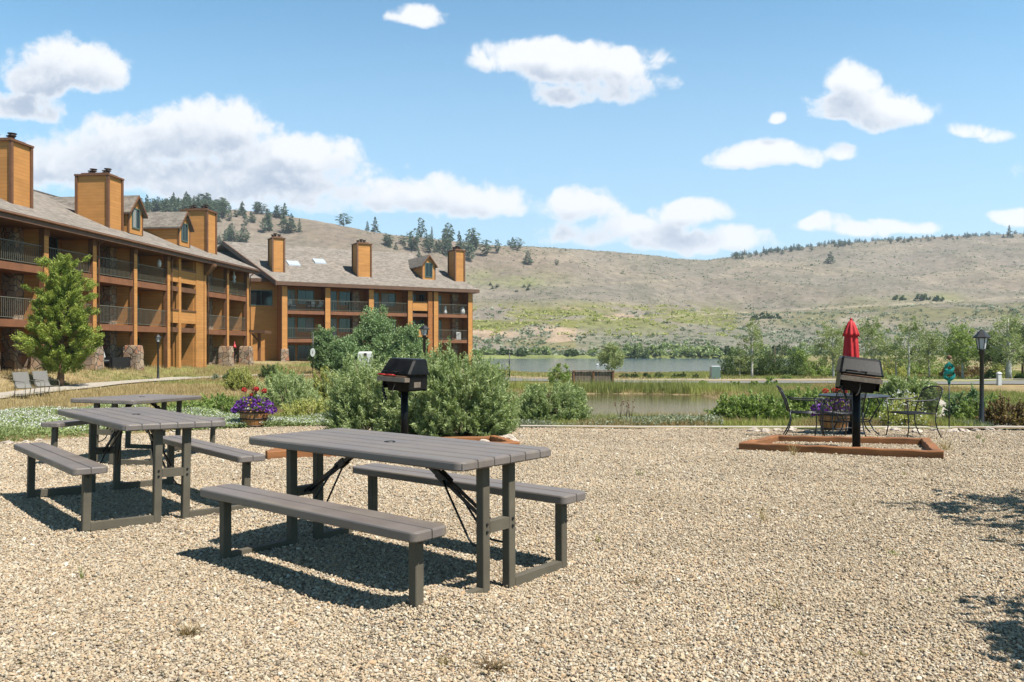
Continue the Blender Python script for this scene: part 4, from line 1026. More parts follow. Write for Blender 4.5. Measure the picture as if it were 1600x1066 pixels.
# thin sign post with a white oval and a plain pole
x = px2(489, 50); r = empty('path_sign', (x, 50, h1(x, 50))); tag(r, 'white oval sign on a thin dark pole before the far building', 'sign')
m = MB(); m.tube([(0, 0, -.1), (0, 0, 2.9)], .03, 6); m.build('pole', 'black_iron', r)
m = MB(); m.rings([[(.15 * math.cos(a), y, 1.62 + .27 * math.sin(a)) for a in [2 * math.pi * j / 20 for j in range(20)]] for y in (-.07, -.04)], 0); sg = m.build('sign_board', 'white_paint', r)
m = MB(); m.box(-.02, .02, -.078, -.072, 1.56, 1.70); m.build('sign_mark', 'rail_metal', sg)
x = px2(796, 56); o = MB().tube([(0, 0, -.1), (0, 0, 1.75)], [.045, .04], 8).tube([(0, 0, 1.75), (0, 0, 1.8)], [.06, .05], 8).build('marker_pole', 'black_iron', loc=(x, 56, h1(x, 56))); tag(o, 'thin dark pole standing by the lake shore path', 'pole')
# white cabinet seen over the bushes
x = px2(571, 38); z = h1(x, 38) + .22; r = empty('utility_cabinet', (x, 38, z)); tag(r, 'small white cabinet with a dark slot showing above the pale willow bush', 'cabinet')
m = MB(); m.rings([[(-.34, -.25, -.35), (.34, -.25, -.35), (.34, .25, -.35), (-.34, .25, -.35)], [(-.31, -.23, 1.45), (.31, -.23, 1.45), (.31, .23, 1.45), (-.31, .23, 1.45)], [(-.25, -.18, 1.53), (.25, -.18, 1.53), (.25, .18, 1.53), (-.25, .18, 1.53)]], 0); m.build('housing', 'white_paint', r)
m = MB(); m.box(-.02, .10, -.26, -.236, 1.22, 1.46); m.build('slot', 'dark_void', r)

# sling lounge chairs on the lawn
def lounge():
    r = empty('lawn_chair'); W = .28
    def prof(t): return [(-.32, .36), (.12, .34), (.30, .42), (.44, .92)]
    s = MB()
    for (a, b) in (((-.30, .37), (.0, .345)), ((.0, .345), (.20, .36)), ((.20, .36), (.31, .48)), ((.31, .48), (.46, .93))):
        s.bar((0, a[0], a[1]), (0, b[0], b[1]), 2 * W - .03, .012)
    s.build('sling', 'sling_fabric', r)
    for sx in (-1, 1):
        x = sx * W
        f = MB(); f.tube([(x, -.32, .37), (x, .0, .345), (x, .2, .36), (x, .31, .48), (x, .47, .95)], .015, 6)
        f.tube([(x, .36, .62), (x, .1, .60), (x, -.28, .58), (x, -.34, .52), (x, -.33, .0)], .013, 6)
        f.tube([(x, .30, .60), (x, .28, .3), (x, .36, .0)], .013, 6); f.build('side_frame', 'rail_metal', r)
    b = MB(); b.tube([(-W, -.33, .15), (W, -.33, .15)], .01, 5); b.tube([(-W, .33, .12), (W, .33, .12)], .01, 5); b.build('crossbar', 'rail_metal', r)
    return r
lc = lounge(); lc2 = copy_tree(lc)
for o, px, Y, lab in ((lc, 43, 29.2, 'grey sling lawn chair, the left one of the pair by the path'), (lc2, 73, 30.6, 'grey sling lawn chair, the right one of the pair, nearer the pine')):
    x = px2(px, Y); o.location = (x, Y, h1(x, Y) + .03); o.rotation_euler = (0, 0, R(62)); tag(o, lab, 'lawn chair', 'pair of sling lawn chairs beside the path')

# rocks
def rock(x, y, s, label, group, seed, flat=.6, mat='rock'):
    bm = bmesh.new(); bmesh.ops.create_icosphere(bm, subdivisions=3, radius=1); q = random.Random(seed)
    ph = [q.uniform(0, 6) for _ in range(6)]
    for v in bm.verts:
        c = v.co; f = 1 + .22 * math.sin(c.x * 3 + ph[0]) * math.cos(c.y * 3.5 + ph[1]) + .12 * math.sin(c.z * 6 + ph[2] + c.x * 4) + .05 * math.sin(c.y * 11 + ph[3])
        v.co = Vector((c.x * 1.15, c.y * .9, max(c.z, -.4) * flat)) * f
    me = bpy.data.meshes.new('rock'); bm.to_mesh(me); bm.free(); me.materials.append(MATS[mat]); o = bpy.data.objects.new('rock', me); COL.objects.link(o)
    o.scale = (s, s, s); o.rotation_euler = (0, 0, q.uniform(0, 6)); o.location = (x, y, (gz(x, y) if y < 16 else h1(x, y)) + s * .15); tag(o, label, 'rock', group)
for k, (px, y, s) in enumerate(((756, 694, .10), (778, 690, .13), (795, 687, .12), (803, 693, .09), (742, 697, .07), (815, 684, .06))):
    x, Y = gp(px, y); rock(x, Y, s, ['pale rock beside the foot of the large willow bush, leftmost but one of its heap', 'big pale rock in the middle of the heap right of the willow bush', 'pale rock at the back of the heap right of the willow bush', 'pale rock at the right corner of the left timber frame', 'small tan rock tucked under the willow bush foliage', 'small loose rock set apart right of the rock heap'][k], 'pale rocks by the willow bush', 50 + k)
for k in range(26):
    px = (1178, 1196, 1214, 1236, 1262, 1280, 1345, 1362, 1388, 1400, 1432, 1460, 1472, 1490, 1506, 1524, 1546, 1561, 1590, 12, 40, 60, 150, 196, 330, 270)[k]
    y = 674 + rnd.uniform(-1.5, 2) if k < 19 else (694, 692, 689, 683, 681, 673, 676)[k - 19]
    x, Y = gp(px, y); Y = min(Y, 16.9); rock(px2(px, Y), Y, rnd.uniform(.05, .11), 'small pale rock edging the far side of the gravel', 'rocks edging the gravel', 90 + k)
# ------------------------------------------------------------------ buildings
class Facade:
    """local frame of a building front: a along the front, b into the building, z up"""
    def __init__(s, ox, oy, dx, dy, nx, ny): s.o = (ox, oy); s.d = (dx, dy); s.n = (nx, ny)
    def p(s, a, b, z): return (s.o[0] + s.d[0] * a - s.n[0] * b, s.o[1] + s.d[1] * a - s.n[1] * b, z)
class LM(MB):
    def __init__(s, F, org): super().__init__(); s.F = F; s.g = org
    def P(s, a, b, z): q = s.F.p(a, b, z); return (q[0] - s.g[0], q[1] - s.g[1], q[2] - s.g[2])
    def blk(s, a0, a1, b0, b1, z0, z1, mi=0):
        c = [s.P(a, b, z) for z in (z0, z1) for a, b in ((a0, b0), (a1, b0), (a1, b1), (a0, b1))]
        return s.add(c, [(3, 2, 1, 0), (4, 5, 6, 7), (0, 1, 5, 4), (1, 2, 6, 5), (2, 3, 7, 6), (3, 0, 4, 7)], mi)
    def pol(s, pts, th=0.0, mi=0, d=(0, 0, -1)): return s.poly([s.P(*q) for q in pts], th, mi, d)
def chimney(F, g, root, a0, a1, b0, b1, zt, zb):
    m = LM(F, g); m.blk(a0, a1, b0, b1, zb, zt); c = m.build('chimney', 'siding', root)
    t = LM(F, g); w = .09
    for aa in (a0, a1):
        for bb in (b0, b1): t.blk(aa - w if aa == a0 else aa - .06, aa + .06 if aa == a0 else aa + w, bb - w if bb == b0 else bb - .06, bb + .06 if bb == b0 else bb + w, zb, zt - .01)
    t.build('corner_trim', 'trim_brown', c)
    t = LM(F, g); t.blk(a0 - .12, a1 + .12, b0 - .12, b1 + .12, zt, zt + .10); t.blk(a0 + .15, a1 - .15, b0 + .15, b1 - .15, zt + .102, zt + .22); t.build('chimney_cap', 'trim_brown', c)
    t = LM(F, g); nb = max(3, int((b1 - b0) / .42))
    for k in range(nb):
        bb = b0 + .3 + k * (b1 - b0 - .6) / max(1, nb - 1); am = (a0 + a1) / 2 + (.26 if k % 2 else -.24)
        q = t.P(am, bb, zt + .2)
        t.lathe([(.11, 0), (.11, .16), (.19, .17), (.19, .21), (.09, .22), (.09, .27), (.22, .28), (.22, .31)], 10, 0, q)
    t.build('flue_vents', 'vent_metal', c)
def dormer(F, g, root, a0, a1, bf, ze, zp, zb, bback, roofz):
    am = (a0 + a1) / 2
    m = LM(F, g)
    m.pol([(a0, bf, zb), (a1, bf, zb), (a1, bf, ze), (am, bf, zp - .05), (a0, bf, ze)])
    for aa in (a0, a1): m.pol([(aa, bf, zb), (aa, bf, ze), (aa, bback, ze), (aa, bback, zb)])
    d = m.build('dormer', 'siding', root)
    r = LM(F, g); o = .22; zz = ze - (zp - ze) / (am - a0) * o * .9
    r.pol([(a0 - o, bf - .25, zz), (am, bf - .25, zp), (am, bback + 3.2, zp), (a0 - o, bback + 3.2, zz)], .12)
    r.pol([(am, bf - .25, zp + .004), (a1 + o, bf - .25, zz), (a1 + o, bback + 3.2, zz), (am, bback + 3.2, zp + .004)], .12)
    r.build('dormer_roof', 'shingles', d)
    t = LM(F, g)
    for s, ae in ((1, a0 - o), (-1, a1 + o)):
        t.pol([(ae, bf - .262, zz - .14), (ae, bf - .262, zz + .01), (am, bf - .262, zp + .01), (am, bf - .262, zp - .17)], .04, 0, (-F.n[0], -F.n[1], 0))
    for aa in (a0, a1): t.blk(aa - .05, aa + .05, bf - .03, bf + .05, zb, ze - .05)
    t.build('gable_trim', 'trim_brown', d)
    wn = window(F, g, d, a0 + .32, a1 - .32, bf - .01, zb + .35, ze + .12, mull=1)
def window(F, g, parent, a0, a1, b, z0, z1, mull=0, name='window', fw=.07, rail=True):
    m = LM(F, g)
    m.blk(a0, a0 + fw, b - .05, b + .02, z0, z1); m.blk(a1 - fw, a1, b - .05, b + .02, z0, z1)
    m.blk(a0 + fw, a1 - fw, b - .05, b + .02, z0, z0 + fw); m.blk(a0 + fw, a1 - fw, b - .05, b + .02, z1 - fw, z1)
    for k in range(mull): x = a0 + (a1 - a0) * (k + 1) / (mull + 1); m.blk(x - .025, x + .025, b - .045, b + .02, z0 + fw, z1 - fw)
    w = m.build(name, 'window_frame', parent)
    p = LM(F, g); p.blk(a0 + fw * .5, a1 - fw * .5, b - .015, b + .01, z0 + fw * .5, z1 - fw * .5); p.build('pane', 'glass', w)
    if rnd.random() < .45 and z1 - z0 > 1.2:
        q = LM(F, g); s = rnd.choice((.25, .35, .5)) * (a1 - a0); q.blk(a0 + fw, a0 + fw + s, b - .022, b - .017, z0 + fw, z1 - fw) if rnd.random() < .5 else q.blk(a1 - fw - s, a1 - fw, b - .022, b - .017, z0 + fw, z1 - fw); q.build('curtain', 'curtain_cloth', w)
    return w
def railing(F, g, parent, a0, a1, b, z, step=.13):
    m = LM(F, g); m.blk(a0, a1, b - .02, b + .02, z + 1.03, z + 1.07); m.blk(a0, a1, b - .015, b + .015, z + .09, z + .12)
    n = int((a1 - a0) / step)
    for k in range(1, n):
        a = a0 + (a1 - a0) * k / n; m.blk(a - .009, a + .009, b - .009, b + .009, z + .12, z + 1.03)
    return m.build('railing', 'rail_metal', parent)

def building_one():
    F = Facade(-24.1, 37.7, .1043, .9945, .9945, -.1043); g = (-24.0, 50.0, 0); root = empty('condo_building', g)
    tag(root, 'long three storey orange timber condo building at the left with balconies and stone piers', 'building', 'orange timber condo buildings')
    zf = [0.0, 2.76, 5.50]; top = 7.55; cols = [-12.6, -8.7, -4.75, -.8, 3.14, 7.1, 11.1, 14.9, 19.84, 23.4, 26.9]
    D = 1.9; A0, A1 = -12.9, 27.1
    m = LM(F, g); m.blk(A0, A1, D, D + .25, -.4, top + .3)
    m.blk(A1 - .25, A1, D + .26, 16, -.4, top + .1); m.blk(A0, A0 + .25, D + .26, 16, -.4, top + .1); m.blk(A0, A1, 16.01, 16.2, -.4, top)
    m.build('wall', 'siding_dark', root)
    # party walls between the balconies
    for i, a in enumerate(cols):
        m = LM(F, g); m.blk(a - .09, a + .09, .22, D - .01, -.3, top - .05); m.build('balcony_divider', 'siding', root)
        if 0 <= i < len(cols):
            c = LM(F, g); zb = 1.5 if i not in (7, 8) else -.3
            c.blk(a - .17, a + .17, -.02, .21, zb, top - .1); cc = c.build('column', 'siding', root)
            t = LM(F, g); t.blk(a - .20, a - .172, -.03, .24, zb, top - .1); t.blk(a - .2, a + .2, -.05, -.022, top - .45, top - .1); t.build('column_trim', 'trim_brown', cc)
            if i not in (7, 8):
                s = LM(F, g)
                rs = []
                for z, e in ((-.5, .04), (.2, .05), (.7, .01), (1.1, .03), (1.5, -.02), (1.56, -.06)):
                    rs.append([s.P(a - .36 - e, -.28 - e, z), s.P(a + .36 + e, -.28 - e, z), s.P(a + .36 + e, .55, z), s.P(a - .36 - e, .55, z)])
                s.rings(rs); s.blk(a - .2, a + .2, .551, D - .02, -.3, 1.42); s.build('stone_pier', 'stone', root)
    for a in (3.14, 11.1, 23.4, -4.75):
        s = LM(F, g); s.blk(a - .75, a - .10, 1.15, D - .02, -.3, top - .1); s.build('stone_chase', 'stone', root)
    # balcony floors, railings
    for i in range(len(cols) - 1):
        a, b = cols[i] + .18, cols[i + 1] - .18
        if i == 7: continue
        for z in zf[1:]:
            f = LM(F, g); f.blk(a, b, .03, D - .01, z - .36, z); fl = f.build('balcony_floor', 'slab_red', root)
            railing(F, g, fl, a, b, .10, z)
        for k, z in enumerate(zf):
            a2 = a + .7 if i % 2 else a + 1.6
            dr = window(F, g, root, a2, a2 + 1.7, D - .02, z + .05, z + 2.1, 1, 'sliding_door')
    # stair bay with parapets
    a, b = cols[7] + .18, cols[8] - .18
    m = LM(F, g); m.blk(18.55, b, .0, .2, -.3, top - .1); m.build('stair_wall', 'siding', root)
    m = LM(F, g); m.blk(16.2, 16.5, -.01, .2, -.3, top - .1); m.build('stair_post', 'siding', root)
    m = LM(F, g); m.blk(18.5, 18.68, .2, D, -.3, top - .1); m.blk(16.27, 16.43, .2, D, -.3, top - .1); m.build('stair_divider', 'siding', root)
    for z in (2.76, 5.5):
        m = LM(F, g)
        for q0, q1 in ((a, 16.2), (16.5, 18.55)): m.blk(q0, q1, .03, .15, z + .32, z + 1.15)
        pp = m.build('stair_parapet', 'siding', root)
        m = LM(F, g)
        for q0, q1 in ((a, 16.2), (16.5, 18.55)): m.blk(q0, q1, -.02, .2, z + 1.151, z + 1.24); m.blk(q0, q1, .02, .16, z - .30, z + .02)
        m.build('parapet_cap', 'trim_brown', pp)
        m = LM(F, g); m.blk(a, 18.5, .2, D - .01, z - .3, z); m.build('stair_landing', 'slab_red', root)
    m = LM(F, g); m.pol([(19.62, -.05, top - .1), (19.62, -.75, top - .1), (19.62, -.75, top - .3), (19.62, -.05, top - .95)], .45, 0, (F.d[0], F.d[1], 0)); m.build('eave_bracket', 'trim_brown', root)
    # roof
    e0, e1, eb, rb, ez, rz = A0 - .4, A1 + .5, -.62, 8.2, 7.80, 11.55
    m = LM(F, g); m.pol([(e0, eb, ez), (e1, eb, ez), (e1, rb, rz), (e0, rb, rz)], .14); m.pol([(e0, rb, rz + .003), (e1, rb, rz + .003), (e1, 17, ez - .1), (e0, 17, ez - .1)], .14)
    m.blk(e0, e1, rb - .12, rb + .12, rz - .02, rz + .05)
    rf = m.build('roof', 'shingles', root)
    m = LM(F, g); m.blk(e0, e1, eb - .04, eb + .01, ez - .40, ez - .02); m.build('fascia', 'fascia_brown', rf)
    m = LM(F, g); m.tube([m.P(e0, eb - .10, ez - .10), m.P(e1, eb - .10, ez - .16)], .06, 8); m.build('gutter', 'trim_brown', rf)
    for a in (7.1, 14.9, 19.84, 26.9):
        m = LM(F, g); m.tube([m.P(a + .25, eb - .08, ez - .18), m.P(a + .25, -.12, ez - .55), m.P(a + .25, -.10, ez - .75), m.P(a + .25, -.10, .2)], .04, 6); m.build('downspout', 'trim_brown', rf)
    m = LM(F, g); m.blk(e0 + .1, e1 - .1, eb + .02, D, ez - .34, ez - .27); m.build('soffit', 'trim_brown', rf)
    m = LM(F, g); m.pol([(e1 + .01, eb, ez - .3), (e1 + .01, eb, ez), (e1 + .01, rb, rz), (e1 + .01, rb, rz - .3)], .05, 0, (F.d[0], F.d[1], 0)); m.build('rake_board', 'fascia_brown', rf)
    m = LM(F, g); m.pol([(A1 - .1, 2.2, top), (A1 - .1, 14, top), (A1 - .1, rb, rz - .3)], .1, 0, (F.d[0], F.d[1], 0)); m.build('gable_wall', 'siding', root)
    for a in (2.6, 10.67, 23.06, -5.4): chimney(F, g, rf, a, a + 1.4, 1.5, 3.5, 11.85, 8.2)
    for a in (12.36, 18.4): dormer(F, g, rf, a, a + 1.5, 1.2, 10.15, 11.1, 8.62, 6.0, 0)
    m = LM(F, g); m.pol([(4.9, 4.2, 9.98), (6.3, 4.2, 9.98), (6.3, 5.6, 10.57), (4.9, 5.6, 10.57)], .12); m.build('skylight', 'skylight_glass', rf)
    m = LM(F, g)
    for a in (6.9, 7.9): q = m.P(a, 7.4, 11.1); m.lathe([(.06, 0), (.06, .55), (.13, .56), (.13, .7)], 8, 0, q)
    m.build('roof_vent', 'vent_metal', rf)
    return F
F1 = building_one()

def building_two():
    F = Facade(-21.9, 77.2, .864, .503, .503, -.864); g = (-14.0, 82.0, 0); root = empty('condo_building', g)
    tag(root, 'far orange timber condo building behind the trees with skylights on its grey roof', 'building', 'orange timber condo buildings')
    zf = [-.42, 2.33, 5.08]; top = 7.5; cols = [-.05, 4.2, 8.73, 13.0, 15.96, 20.06]; D = 1.8; A0, A1 = -.3, 20.3
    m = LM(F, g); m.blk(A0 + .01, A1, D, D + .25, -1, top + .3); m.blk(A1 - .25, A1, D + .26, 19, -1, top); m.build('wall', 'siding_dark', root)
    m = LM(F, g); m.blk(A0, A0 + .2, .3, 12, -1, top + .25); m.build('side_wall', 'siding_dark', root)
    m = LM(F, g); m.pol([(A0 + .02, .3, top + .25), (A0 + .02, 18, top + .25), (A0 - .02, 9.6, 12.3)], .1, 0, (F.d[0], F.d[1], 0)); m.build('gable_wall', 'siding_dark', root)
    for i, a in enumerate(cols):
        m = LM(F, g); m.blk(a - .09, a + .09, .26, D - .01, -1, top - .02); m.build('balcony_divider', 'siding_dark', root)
        zb = 1.3 if i in (0, 1, 2) else -1
        c = LM(F, g); c.blk(a - .25, a + .25, -.06, .25, zb, top - .1); cc = c.build('column', 'siding', root)
        t = LM(F, g); t.blk(a - .28, a - .252, -.07, .26, zb, top - .1); t.blk(a + .252, a + .28, -.07, .26, zb, top - .1); t.build('column_trim', 'trim_brown', cc)
        if zb > 0:
            s = LM(F, g); s.rings([[s.P(a - .36 - e, -.2 - e, z), s.P(a + .36 + e, -.2 - e, z), s.P(a + .36 + e, .45, z), s.P(a - .36 - e, .45, z)] for z, e in ((-1, .02), (.0, .05), (.6, .0), (1.3, -.02), (1.36, -.05))]); s.build('stone_pier', 'stone', root)
    m = LM(F, g); m.blk(15.05, 15.55, -.05, .25, -1, top - .1); m.build('column', 'siding_dark', root)
    for i in range(5):
        a, b = cols[i] + .29, cols[i + 1] - .29
        for z in zf[1:]:
            f = LM(F, g); f.blk(a, b, .05, D - .01, z - .34, z); fl = f.build('balcony_floor', 'slab_red', root)
            if i != 3: railing(F, g, fl, a, b, .10, z, .16)
            else:
                q = LM(F, g); q.blk(a, b - .5, .06, .2, z + .3, z + 1.2); pa = q.build('balcony_parapet', 'siding', fl)
                q = LM(F, g); q.blk(a, b - .5, .0, .24, z + 1.201, z + 1.28); q.build('parapet_cap', 'trim_brown', pa)
        for z in zf:
            window(F, g, root, a + .35, a + 1.2, D - .02, z + .05, z + 2.15, 0, 'balcony_door')
            if i != 4: window(F, g, root, a + 1.45, a + min(3.1, b - a - .3), D - .02, z + .75, z + 2.15, 1)
    for a in (8.73, 20.06):
        s = LM(F, g); s.blk(a - 1.5, a - .8, 1.3, D - .02, -1, top - .1); s.build('stone_chase', 'stone', root)
    # roof, hipped at the right end
    eb, rb, ez, rz = -.6, 9.6, 7.83, 12.6; e0, r0, e1, r1 = -.9, -3.9, 20.85, 17.2
    m = LM(F, g); m.pol([(e0, eb, ez), (e1, eb, ez), (r1, rb, rz), (r0, rb, rz)], .14); m.pol([(e1, eb, ez - .004), (e1, 19.6, ez), (r1, rb, rz - .004)], .14); m.pol([(r0, rb, rz + .003), (r1, rb, rz + .003), (e1, 19.6, ez), (r0 - 4, 19.6, ez)], .14)
    rf = m.build('roof', 'shingles', root)
    m = LM(F, g); m.blk(e0, e1, eb - .04, eb + .01, ez - .38, ez - .02); m.build('fascia', 'fascia_brown', rf)
    m = LM(F, g); m.blk(e0 + .1, e1 - .1, eb + .02, D, ez - .33, ez - .26); m.build('soffit', 'trim_brown', rf)
    m = LM(F, g); m.pol([(e0 - .02, eb, ez - .42), (e0 - .02, eb, ez + .03), (r0 - .02, rb, rz + .03), (r0 - .02, rb, rz - .45)], .12, 0, (-F.d[0], -F.d[1], 0)); m.build('rake_board', 'fascia_brown', rf)
    m = LM(F, g); m.blk(e1 - .02, e1 + .03, eb - .04, 12, ez - .38, ez - .02); m.build('side_fascia', 'fascia_brown', rf)
    for a0, a1, b0, b1 in ((-.75, .35, 1.7, 3.3), (7.8, 9.25, 1.5, 3.0), (19.0, 20.1, 1.5, 3.2)):
        zr = ez + (b0 - eb) * .467; chimney(F, g, rf, a0, a1, b0, b1, 12.2, zr - .6)
    dormer(F, g, rf, 15.1, 16.6, 1.6, 10.55, 11.55, 8.75, 6.0, 0)
    for a, b in ((1.3, 3.6), (4.3, 4.6)):
        k = (rz - ez) / (rb - eb); z0 = ez + (b - eb) * k + .12; m = LM(F, g); m.pol([(a, b, z0), (a + 1.2, b, z0), (a + 1.2, b + 1.1, z0 + 1.1 * k), (a, b + 1.1, z0 + 1.1 * k)], .14); m.build('skylight', 'skylight_glass', rf)
    m = LM(F, g)
    for a, b in ((.9, 6.0), (11.5, 7.8)): q = m.P(a, b, ez + (b - eb) * .467); m.lathe([(.06, 0), (.06, .5), (.12, .51), (.12, .6)], 8, 0, q)
    m.build('roof_vent', 'white_paint', rf)
    # connecting wing
    W = Facade(-23.0, 78.75, -.968, -.25, .25, -.968); m = LM(W, g); m.blk(-.1, 11, 0, .3, -1, 8.15); wl = m.build('connecting_wall', 'siding', root)
    window(W, g, wl, .55, 2.7, -.01, 5.6, 7.1, 1)
    m = LM(W, g); m.pol([(-1.5, -.45, 8.25), (11, -.45, 8.25), (11, 9, 12.2), (-1.5, 9, 12.2)], .14); m.build('connecting_roof', 'shingles', wl)
    m = LM(W, g); m.blk(-.4, 11, -.5, -.45, 7.9, 8.22); m.build('connecting_fascia', 'fascia_brown', wl)
    return F
F2 = building_two()

# entry canopy between the buildings
x, Y = px2(405, 74), 74; r = empty('entry_canopy', (x, Y, 0)); tag(r, 'small brown entry canopy on a single post between the two buildings', 'canopy')
m = MB(); m.rings([[(-2.2, -.5, 2.95), (.75, -.8, 2.78), (.75, 1.2, 2.78), (-2.2, 1.2, 2.95)], [(-2.2, -.5, 3.2), (.75, -.8, 3.02), (.75, 1.2, 3.02), (-2.2, 1.2, 3.2)]], 0); m.build('canopy_roof', 'fascia_brown', r)
m = MB(); m.box(-.12, .12, -.12, .12, -.6, 2.80); m.bar((0, 0, 2.0), (-.7, 0, 2.8), .14, .14); m.build('post', 'trim_brown', r)
m = MB(); m.box(-.22, .22, -.22, .22, -.6, .3); m.build('post_base', 'timber', r)

# things on the balconies
def small_chair(name, F, a, b, z, rz, label, cat, seat, mat, group=None, sc=1.0):
    p = F.p(a, b, z); r = empty(name, p, rz); tag(r, label, cat, group); r.scale = (sc,) * 3
    m = MB(); m.box(-.28, .28, -.28, .28, .40, .46); m.build('seat', mat, r)
    m = MB(); m.bar((0, .28, .44), (0, .42, 1.05), .54, .05, up=(1, 0, 0)); m.build('backrest', mat, r)
    for sx in (-1, 1):
        m = MB(); m.box(sx * .3 - .03, sx * .3 + .03, -.3, .34, .62, .66); m.build('armrest', mat, r)
        for sy in (-1, 1): m = MB(); m.box(sx * .3 - .025, sx * .3 + .025, sy * .27 - .025, sy * .27 + .025, 0, .62); m.build('leg', mat, r)
    if seat: m = MB(); m.bevbox(-.25, .25, -.25, .26, .461, .56, .03); m.bar((0, .24, .55), (0, .36, 1.0), .46, .10, up=(1, 0, 0)); m.build('cushion', seat, r)
    return r
b2r = math.atan2(F2.d[1], F2.d[0])
small_chair('balcony_chair', F2, .95, .75, 5.08, b2r + R(80), 'dark balcony armchair with white cushion at the left end of the far top balcony', 'balcony chair', 'white_cushion', 'black_iron', 'cushioned chairs on the far top balcony')
small_chair('balcony_chair', F2, 2.75, .8, 5.08, b2r + R(-60), 'dark balcony armchair with white cushion facing the others on the far top balcony', 'balcony chair', 'white_cushion', 'black_iron', 'cushioned chairs on the far top balcony')
small_chair('balcony_chair', F2, 3.5, .8, 5.08, b2r + R(-80), 'dark balcony armchair with white cushion nearest the second column on the far top balcony', 'balcony chair', 'white_cushion', 'black_iron', 'cushioned chairs on the far top balcony')
small_chair('balcony_chair', F2, 6.9, .9, 5.08, b2r + R(10), 'dark green balcony chair in the second bay of the far top balcony', 'balcony chair', None, 'window_frame')
small_chair('balcony_chair', F1, 24.4, .7, 5.5, R(60), 'yellow wooden armchair, the left one on the top balcony at the building end', 'balcony chair', None, 'yellow_wood', 'yellow armchairs on the end balcony')
small_chair('balcony_chair', F1, 25.9, .7, 5.5, R(110), 'yellow wooden armchair, the right one on the top balcony at the building end', 'balcony chair', None, 'yellow_wood', 'yellow armchairs on the end balcony')
small_chair('patio_armchair', F1, 8.8, .4, .12, R(100), 'dark armchair with a white towel over it on the ground floor patio', 'patio armchair', 'white_cushion', 'black_iron')
q = F1.p(9.6, .2, .1); o = MB().box(-.9, .9, -.25, .25, 0, .75).build('patio_box', 'black_iron', loc=q, rot=(0, 0, R(84))); tag(o, 'low black storage box on the ground floor patio by the stone pier', 'storage box')
m = MB(); q = F1.p(25.2, .35, 6.5); m.lathe([(.0, .95), (.06, .9), (.05, .7), (.17, .5), (.08, .3), (.14, .15), (.02, -.05)], 10, cap=False); o = m.build('hanging_ornament', 'white_paint', loc=q); tag(o, 'white hanging ornament under the eave of the end balcony', 'ornament')
m = MB(); q = F1.p(25.2, .3, 1.25); m.lathe([(.02, .75), (.03, .5), (.10, .42), (.10, .3), (.17, .25), (.05, .15)], 10); o = m.build('bird_feeder', 'red_paint', loc=q); tag(o, 'small red feeder hanging over the end ground floor patio', 'bird feeder')
m = MB(); q = F1.p(14.3, .3, 6.6); m.lathe([(.02, .55), (.12, .45), (.14, .25), (.10, .05)], 10); o = m.build('hanging_lantern', 'white_paint', loc=q); tag(o, 'white lantern hanging beside the stair bay on the top balcony', 'lantern')
q = F2.p(17.3, .5, 5.08); o = MB().lathe([(.16, 0), (.2, .25), (.12, .5), (.16, .7), (.05, .95)], 12).build('balcony_figurine', 'white_paint', loc=q); tag(o, 'white figurine on the last top balcony, beside its left column', 'figurine')
q = F2.p(19.4, .5, 5.08); o = MB().lathe([(.2, 0), (.28, .3), (.22, .6), (.1, .9)], 12).build('balcony_planter', 'white_cushion', loc=q); tag(o, 'pale urn on the last top balcony near the building corner', 'urn')
q = F2.p(18.9, .5, 2.33); o = MB().bevbox(-.25, .25, -.2, .2, 0, .85, .04).build('balcony_cooler', 'white_cushion', loc=q); tag(o, 'cream cabinet on the last middle balcony of the far building', 'cabinet')

# ------------------------------------------------------------------ trees
def trunk_mb(h, r, limbs, spread, seed, z0=.25, lean=0.0, up=.5):
    q = random.Random(seed); mb = MB(); pts = []
    for k in range(7):
        f = k / 6; pts.append((lean * f + q.uniform(-.02, .02) * h * f, q.uniform(-.02, .02) * h * f, -.15 + (h + .15) * f))
    mb.tube(pts, [r * (1.25 - 1.12 * k / 6) for k in range(7)], 8); tips = []
    for k in range(limbs):
        f = q.uniform(z0, .95); i = min(5, int(f * 6)); c = Vector(pts[i]).lerp(Vector(pts[i + 1]), f * 6 - i); a = q.uniform(0, 6.28)
        L = spread * (1.1 - .8 * abs(f - .45)) * q.uniform(.6, 1.05); e = c + Vector((math.cos(a) * L, math.sin(a) * L, L * up * q.uniform(.5, 1.6))); m = c.lerp(e, .5) + Vector((0, 0, -.04 * L))
        mb.tube([tuple(c), tuple(m), tuple(e)], [r * .35 * (1.1 - f), r * .22 * (1.1 - f) + .004, .004], 5); tips.append(tuple(e)); tips.append(tuple(m))
    return mb, tips
def broadleaf(h, cr, cz, leafmat, bark, seed, clumps=90, per=60, leaf=.09, wid=.06, limbs=26, shape=(1, 1, 1), sparse=.5, r=None, skirt=.2):
    """a crown of leaf clumps hung on real limb tips"""
    global rng; old = rng; rng = np.random.default_rng(seed)
    mb, tips = trunk_mb(h * .95, r or .025 * h, limbs, cr * .85, seed, skirt)
    C, d = ellip(clumps, cr * shape[0], cr * shape[1], (h - cz) * shape[2], .35)
    C[:, 2] = C[:, 2] * .98 + cz; C[:, 0] *= 1 - .35 * np.clip((C[:, 2] - cz) / (h - cz), 0, 1); C[:, 1] *= 1 - .35 * np.clip((C[:, 2] - cz) / (h - cz), 0, 1)
    T = np.array(tips); T = T[T[:, 2] > cz - (h - cz)]; C = np.vstack([C, T]); C += rng.normal(size=C.shape) * cr * .08
    C = C[C[:, 2] > .12 * h]
    A = crown_blobs(C, cr * .20 * rng.uniform(.5, 1.6, len(C)), per, leaf, wid)
    rng = old
    return mb, A
